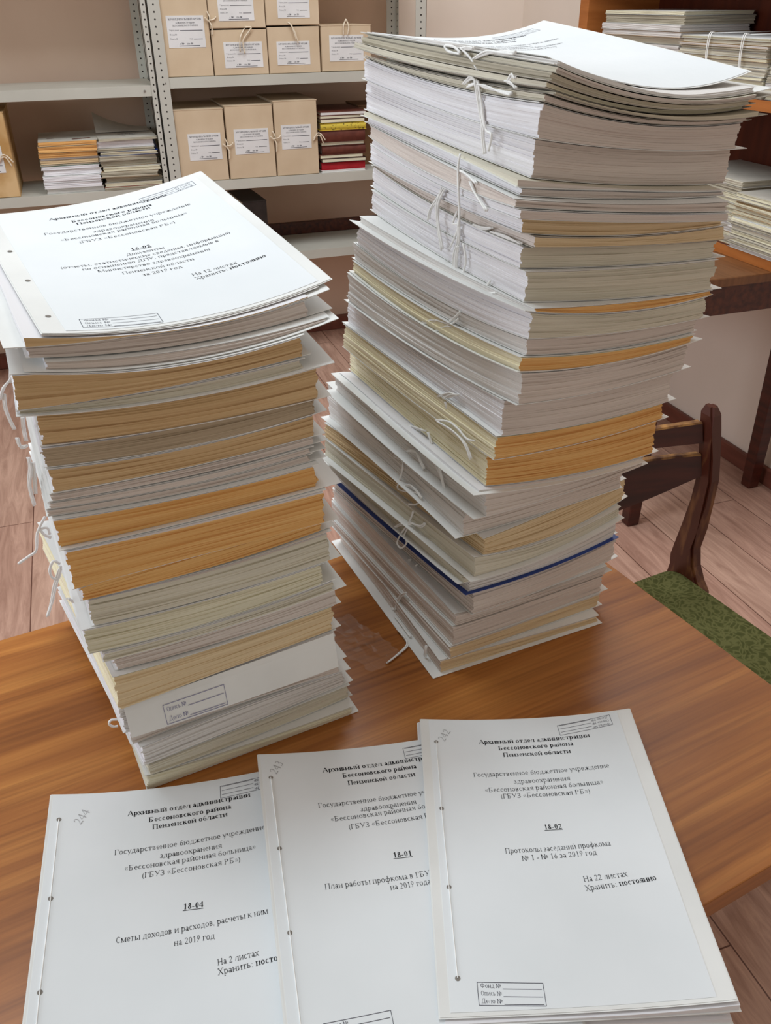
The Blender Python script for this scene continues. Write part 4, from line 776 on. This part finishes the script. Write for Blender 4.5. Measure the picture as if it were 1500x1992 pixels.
for tx, c, y, w, bd in TOPHEAD: put_text(bm, tx, (c-w/2)/1000, (c+w/2)/1000, y/1000, y/1000, .0080, mp, bd)
put_stamp(bm, (.137, .283), (.191, .288), (.138, .269), .003, mp, True)
obj('printed_text', bm, INKG, tp)
roots['K1'], invs['K1'] = top, iv
STRINGS['R'][-1][1] = [[.2625, .742, .7535], list(STR_END[0]), list(STR_END[1]), list(STR_END[2])]
stack_strings(roots, invs, [(({'T1': 'K1', 'T4': 'T4', 'T5': 'K2'}.get(k, k)), v) for k, v in STRINGS['R']])
for k, pts in (('j', ((.004, .262), (.006, .19))), ('r', ((.006, .24), (.008, .17))), ('s', ((.002, .20), (.004, .12))), ('v', ((.004, .25), (.004, .2)))):
    i = [q[0] for q in rows].index(k); pp = rows[i][1]; f_ = Frame(pp[0], pp[1], pp[3])

# ================================================================= shorter stack
LB = [(q[0], q[1:]) for q in FIT['L']]
n = len(LB)
frL, zL, WL, HL = S_sheet('TL')
lrows = []
for i, (k, q) in enumerate(LB):
    q = list(q); q[5] = .022*max(0, 1 - i/10); lrows.append((k, q))
zLs = shifted(zL, 0)
lsurf = stack_surfaces([q for _, q in lrows], zLs)
LC = {'2': 'WB', '3': 'WP', '4': 'WP', '5a': 'WB', '5b': 'WG', '6': 'WB', '7': 'WA', '8': 'WB', '9a': 'CP', '9b': 'CP', '9c': 'CP', '10': 'WO', '11': 'WO', '12': 'WO', '13': 'WG', '14': 'WK', '15': 'WG', '16': 'WP', '17': 'YT', '18': 'WC', '19': 'WP', '20': 'WC', '21': 'GG', '22': 'GK'}
ltip = {'2': .020, '3': .022, '4': .010, '5b': .027, '6': .012, '7': .012, '8': .010, '9a': .014, '9b': .014, '9c': .016, '10': .022, '11': .014, '12': .014, '13': .012, '14': .018, '15': .014, '16': .006, '17': .010, '18': .014, '19': .016, '20': .013, '21': .006, '22': .010}
NL = n - 1
for i in range(2, n):
    k, p = lrows[i]; sc, ec = LC[k]; fr_ = Frame(p[0], p[1], p[3])
    w = f"{WORDS[ec]} sewn file"
    if k == '18': w = 'white file with a violet cover stamp'
    if k == '5a': w = 'thick brown-edged file'
    ext = (.002 if k not in ('2', '4') else .016, ltip.get(k, .008), -.0004 if k not in ('4', '5b', '10') else .004, .006)
    rt_, pt, iv2 = make_file('sewn_file', f"{w}, {lowest(i, NL)} of the shorter stack", fr_, lsurf[i], lsurf[i-1], PW, PH, sc, ec, ext, 'files of the shorter stack', CARD, True, .0007)
    roots['L' + k], invs['L' + k] = rt_, iv2
    if k == '18':
        # loose cover sheet drooping over the near edge, with its registration stamp
        zt_18, zb_18 = lsurf[i-1], lsurf[i]
        def droop(a, b_, d=0.0):
            q = min(max(b_, 0), 1); x, y = fr_.w(a, -.0015 - .009*(1-q)**.8 - d); x0_, y0_ = fr_.w(a, 0)
            return iv2 @ Vector((x, y, (zb_18(x0_, y0_) + .002)*(1-q) + (zt_18(x0_, y0_) - .001)*q + d*.4))
        bm = bmesh.new(); g = {}
        for a in range(15):
            for b_ in range(7): g[a, b_] = bm.verts.new(droop(.003 + (PW - .004)*a/14, b_/6))
        for a in range(14):
            for b_ in range(6): bm.faces.new((g[a, b_], g[a+1, b_], g[a+1, b_+1], g[a, b_+1]))
        fl = obj('cover_flap', bm, CARD, rt_)
        sd = fl.modifiers.new('thickness', 'SOLIDIFY'); sd.thickness = .0004; sd.offset = -1 if False else 1
        bm = bmesh.new(); put_stamp(bm, (.036, .016), (.094, .016), (.036, .001), .0052, lambda a, b_: droop(a, b_/.0245 + .02, .0009), rows=('Опись №', 'Дело №')); obj('ink_stamp', bm, STAMP, fl)
stack_strings({k[1:]: v for k, v in roots.items() if k[0] == 'L'}, {k[1:]: v for k, v in invs.items() if k[0] == 'L'}, STRINGS['L'], .0012)

# ---- files with printed title pages
def titled_file(label, key, lines, extra, page, under_fn=None, group='title pages lying in front', z_under=.0006, stamp_bl=None, stamp_tr=None, pencil=None, holes=True, parent=None, thread=True):
    fr, zf, W, Hh = S_sheet(key)
    t = parent or thing('sewn_file', label, 'file', (fr.x, fr.y, zf(fr.x, fr.y)), fr.a, group)
    iv = Matrix.Translation(t.location) @ Matrix.Rotation(fr.a, 4, 'Z'); iv.invert()
    x0, x1, y0, y1 = page
    bm = sheet_bm(fr, shifted(zf, -.0011), -.001, W + .001, -.001, Hh, .0004, 20, 22); bm.transform(iv); obj('back_cover', bm, CARD, t)
    bm = sheet_bm(fr, shifted(zf, -.0006), 0, W, 0, Hh, .0004, 20, 22); bm.transform(iv); fc = obj('front_cover', bm, CARD, t)
    bm = sheet_bm(fr, shifted(zf, -.00015), x0, x1, y0, y1, .0003, 20, 22); bm.transform(iv); pg = obj('title_page', bm, PAPER, t)
    mp = mapper(fr, zf, iv, .00035)
    bm = bmesh.new()
    for tx, xl, xr, yl, yr, bd, *u in lines: put_text(bm, tx, xl/1000, xr/1000, yl/1000, yr/1000, .0080, mp, bd, under=bool(u))
    obj('printed_text', bm, INK, pg)
    for st, em, fl in ((stamp_bl, .0052, False), (stamp_tr, .0042, True)):
        if st: bm = bmesh.new(); put_stamp(bm, *[(a/1000, b_/1000) for a, b_ in st], em, mp, fl); obj('ink_stamp', bm, STAMPK, pg)
    if pencil:
        bm = bmesh.new(); tx, px_, py_, a = pencil
        c, s = math.cos(R(a)), math.sin(R(a)); m3 = lambda u, v: mp(px_/1000 + c*u - s*v, py_/1000 + s*u + c*v)
        put_text(bm, tx, 0, .0165, 0, 0, .0115, m3); obj('pencil_number', bm, PENCIL, pg)
    if holes:
        hs = holes if isinstance(holes, list) else [(14, 266), (13.8, 185), (14.5, 105), (15.2, 28)]
        for hx, hy in hs:
            bm = bmesh.new(); disc(bm, hx/1000, hy/1000, .0021, mp); obj('punched_hole', bm, HOLE, fc)
        if thread:
            bm = bmesh.new()
            for (ax, ay), (bx_, by_) in zip(hs, hs[1:]):
                q = [mp(ax/1000 + (bx_-ax)/1000*s, ay/1000 + (by_-ay)/1000*s) + Vector((0, 0, .0004)) for s in (0, .33, .66, 1)]; tube(bm, q, .00045, 6)
            obj('binding_thread', bm, THREAD, fc, True)
    return t, fr, zf, iv
def head(dx, rows_):
    out = []
    names = ['Архивный отдел администрации', 'Бессоновского района', 'Пензенской области', 'Государственное бюджетное учреждение', 'здравоохранения', '«Бессоновская районная больница»', '(ГБУЗ «Бессоновская РБ»)']
    for nm, (xl, xr, yl, yr) in zip(names, rows_): out.append((nm, xl, xr, yl, yr, nm[0] in 'АБП'))
    return out
H1 = head(0, [(66.7, 178, 267.6, 268.5), (85.2, 159.6, 258.1, 259), (88.5, 155.7, 249.7, 251), (56.8, 188, 227.3, 228.6), (95.2, 148.6, 218, 217.8), (65.9, 177.8, 210, 209.6), (80, 164, 200.7, 200.1)])
L1_ = H1 + [('18-04', 113.7, 130.4, 164.5, 163.4, True, 1), ('Сметы доходов и расходов, расчеты к ним', 61.4, 182, 144.8, 145.4, False), ('на 2019 год', 106, 138, 134, 133.6, False), ('На 2 листах', 138.8, 171.2, 110.5, 111.3, False), ([('Хранить: ', False), ('постоянно', True)], 138.8, 200, 102.6, 104, False)]
titled_file('white file with title page 18-04, lying partly under the one titled 18-01', 'D1', L1_, None, (.002, .2115, .002, .296), stamp_tr=((150.9, 287.5), (201, 290), (150.5, 273)), pencil=('244', 27, 262, 62), holes=[(8.9, 269), (9.2, 191.5), (9, 114.5), (9.5, 36)])
H2 = head(0, [(58.9, 174.3, 269.9, 270.4), (76.8, 149.3, 261.1, 261.3), (80.2, 145.8, 251.6, 252), (49, 182.5, 229.3, 229), (86.8, 139.4, 220.1, 219.8), (58.3, 172.6, 212.7, 213.5), (72.5, 157.5, 202.4, 202.6)])
L2_ = H2 + [('18-01', 105.9, 122.8, 167.3, 166.4, True, 1), ('План работы профкома в ГБУЗ «Бессоновская РБ»', 43.3, 195.7, 146.4, 143.1, False), ('на 2019 года', 97.2, 132, 137.2, 136.5, False)]
titled_file('white file with title page 18-01, lying partly under the one titled 18-02', 'D2', L2_, None, (.002, .2115, .002, .296), stamp_tr=((141.5, 288.5), (192, 291), (141, 275)), stamp_bl=((27, 40), (77, 41), (27, 22)), pencil=('243', 15, 271, 58), holes=[(9.8, 268), (10.3, 190.4), (10.8, 112.8), (11, 34)])
H3 = head(0, [(56.4, 166.8, 263.1, 265.2), (74.8, 148.9, 254.7, 256.5), (78.2, 144.5, 245.9, 246.9), (46.6, 176.5, 221.5, 224.9), (84, 137.3, 212.5, 213.5), (55.8, 166.8, 203, 206.1), (69.2, 152.9, 195.5, 196.8)])
L3_ = H3 + [('18-02', 103.4, 119.4, 159.6, 159.8, True, 1), ('Протоколы заседаний профкома', 65.6, 157.4, 136.2, 138.9, False), ('№ 1 - № 16 за 2019 год', 79.1, 143.6, 128.4, 130.7, False), ('На 22 листах', 126.8, 163.8, 105.3, 107.6, False), ([('Хранить: ', False), ('постоянно', True)], 126.6, 186.2, 96.6, 101.8, False)]
_, fr3, z3, _ = titled_file('white file with title page 18-02, on top of a thin pile of files', 'D3', L3_, None, (.008, .2, .003, .2955), stamp_tr=((137.9, 284), (191.6, 291.7), (138.4, 270.6)), stamp_bl=((29.4, 24.6), (78.3, 21.9), (29.2, 7.5)), pencil=('242', 22, 266, 62))
# thin files under 18-02
for q, (fa, fb, dx, dy, da, w) in enumerate(((.0, .30, .001, -.006, .004, 'lowest of the three thin white files under the one titled 18-02'), (.30, .62, -.004, .001, -.004, 'middle of the three thin white files under the one titled 18-02'), (.62, .93, .004, -.004, .006, 'uppermost of the three thin white files under the one titled 18-02'))):
    g = lambda fr_: (lambda x, y: .7512 + (z3(x, y) - .0014 - .7512)*fr_)
    x, y = fr3.w(dx, dy)
    make_file('sewn_file', w, Frame(x, y, fr3.a + da), g(fa), g(fb), .211, .296, 'W', 'W', (.001, .002, .001, .001), 'thin files lying under the title page 18-02', CARD, False, .0005)
# top of the shorter stack
LT = [(nm, a, b_, c, d, nm[0] in 'АБП') for nm, (a, b_, c, d) in zip([q[0] for q in H1], [(60.3, 177.1, 269.7, 269.6), (78.2, 157.2, 255.8, 256), (80.9, 154, 247.2, 250), (47.8, 188.4, 232.5, 229.5), (89.8, 147.3, 221, 218), (58.2, 178.5, 211.7, 211.8), (71.5, 162.6, 200.3, 198.9)])]
LT += [('16-02', 107.9, 126.4, 162, 161, True, 1), ('Документы', 101, 135.3, 151.5, 150, False), ('(отчеты, статистические сведения, информация)', 42.5, 195, 143.2, 140, False), ('по оснащению ДПУ, представляемые в', 58.5, 180.4, 134, 132, False), ('Министерство здравоохранения', 69, 167.6, 124.8, 120.5, False), ('Пензенской области', 86.4, 149.2, 112.8, 110.5, False), ('за 2019 год', 100.6, 135.3, 101.8, 101.5, False), ('На 12 листах', 136.4, 176.6, 80, 79.6, False), ([('Хранить: ', False), ('постоянно', True)], 136.5, 201.6, 71.4, 74, False)]
ttl, frl, zl, ivl = titled_file('white file with title page 16-02, on top of the shorter stack', 'TL', LT, None, (.0165, .2165, .004, .3005), stamp_bl=((30.7, 26.8), (88.2, 23.8), (29.7, 9)), stamp_tr=((151.5, 281), (209.4, 286), (151.5, 268)), holes=[(12, 275), (12, 198), (12.3, 121), (11, 36)], group='files of the shorter stack', thread=False)
p = lrows[1][1]; f1 = Frame(p[0], p[1], p[3])
bm = block_bm(f1, PW, PH, shifted(lsurf[1], .0002), lambda x, y: max(lsurf[1](x, y) + .0006, min(lsurf[0](x, y) - .0014, lsurf[1](x, y) + .006)), 2); bm.transform(ivl); obj('page_block', bm, [EDGE['C'], EDGE['C']], ttl)

# ---- scrap of clear film between the stacks
r = thing('clear_film_scrap', 'crumpled scrap of clear plastic film on the table behind the shorter stack', 'plastic film', (.212, .735, .7505), .4)
bm = bmesh.new(); g = {}
for j in range(13):
    for i in range(13):
        x = (i/12 - .5)*.05; y = (j/12 - .5)*.10; g[i, j] = bm.verts.new((x + rng.normal(0, .002), y + rng.normal(0, .002), .002 + abs(rng.normal(0, .006))*math.cos((i/12-.5)*2.6)*math.cos((j/12-.5)*2.6)))
for j in range(12):
    for i in range(12): bm.faces.new((g[i, j], g[i+1, j], g[i+1, j+1], g[i, j+1]))
obj('film', bm, FILM, r)
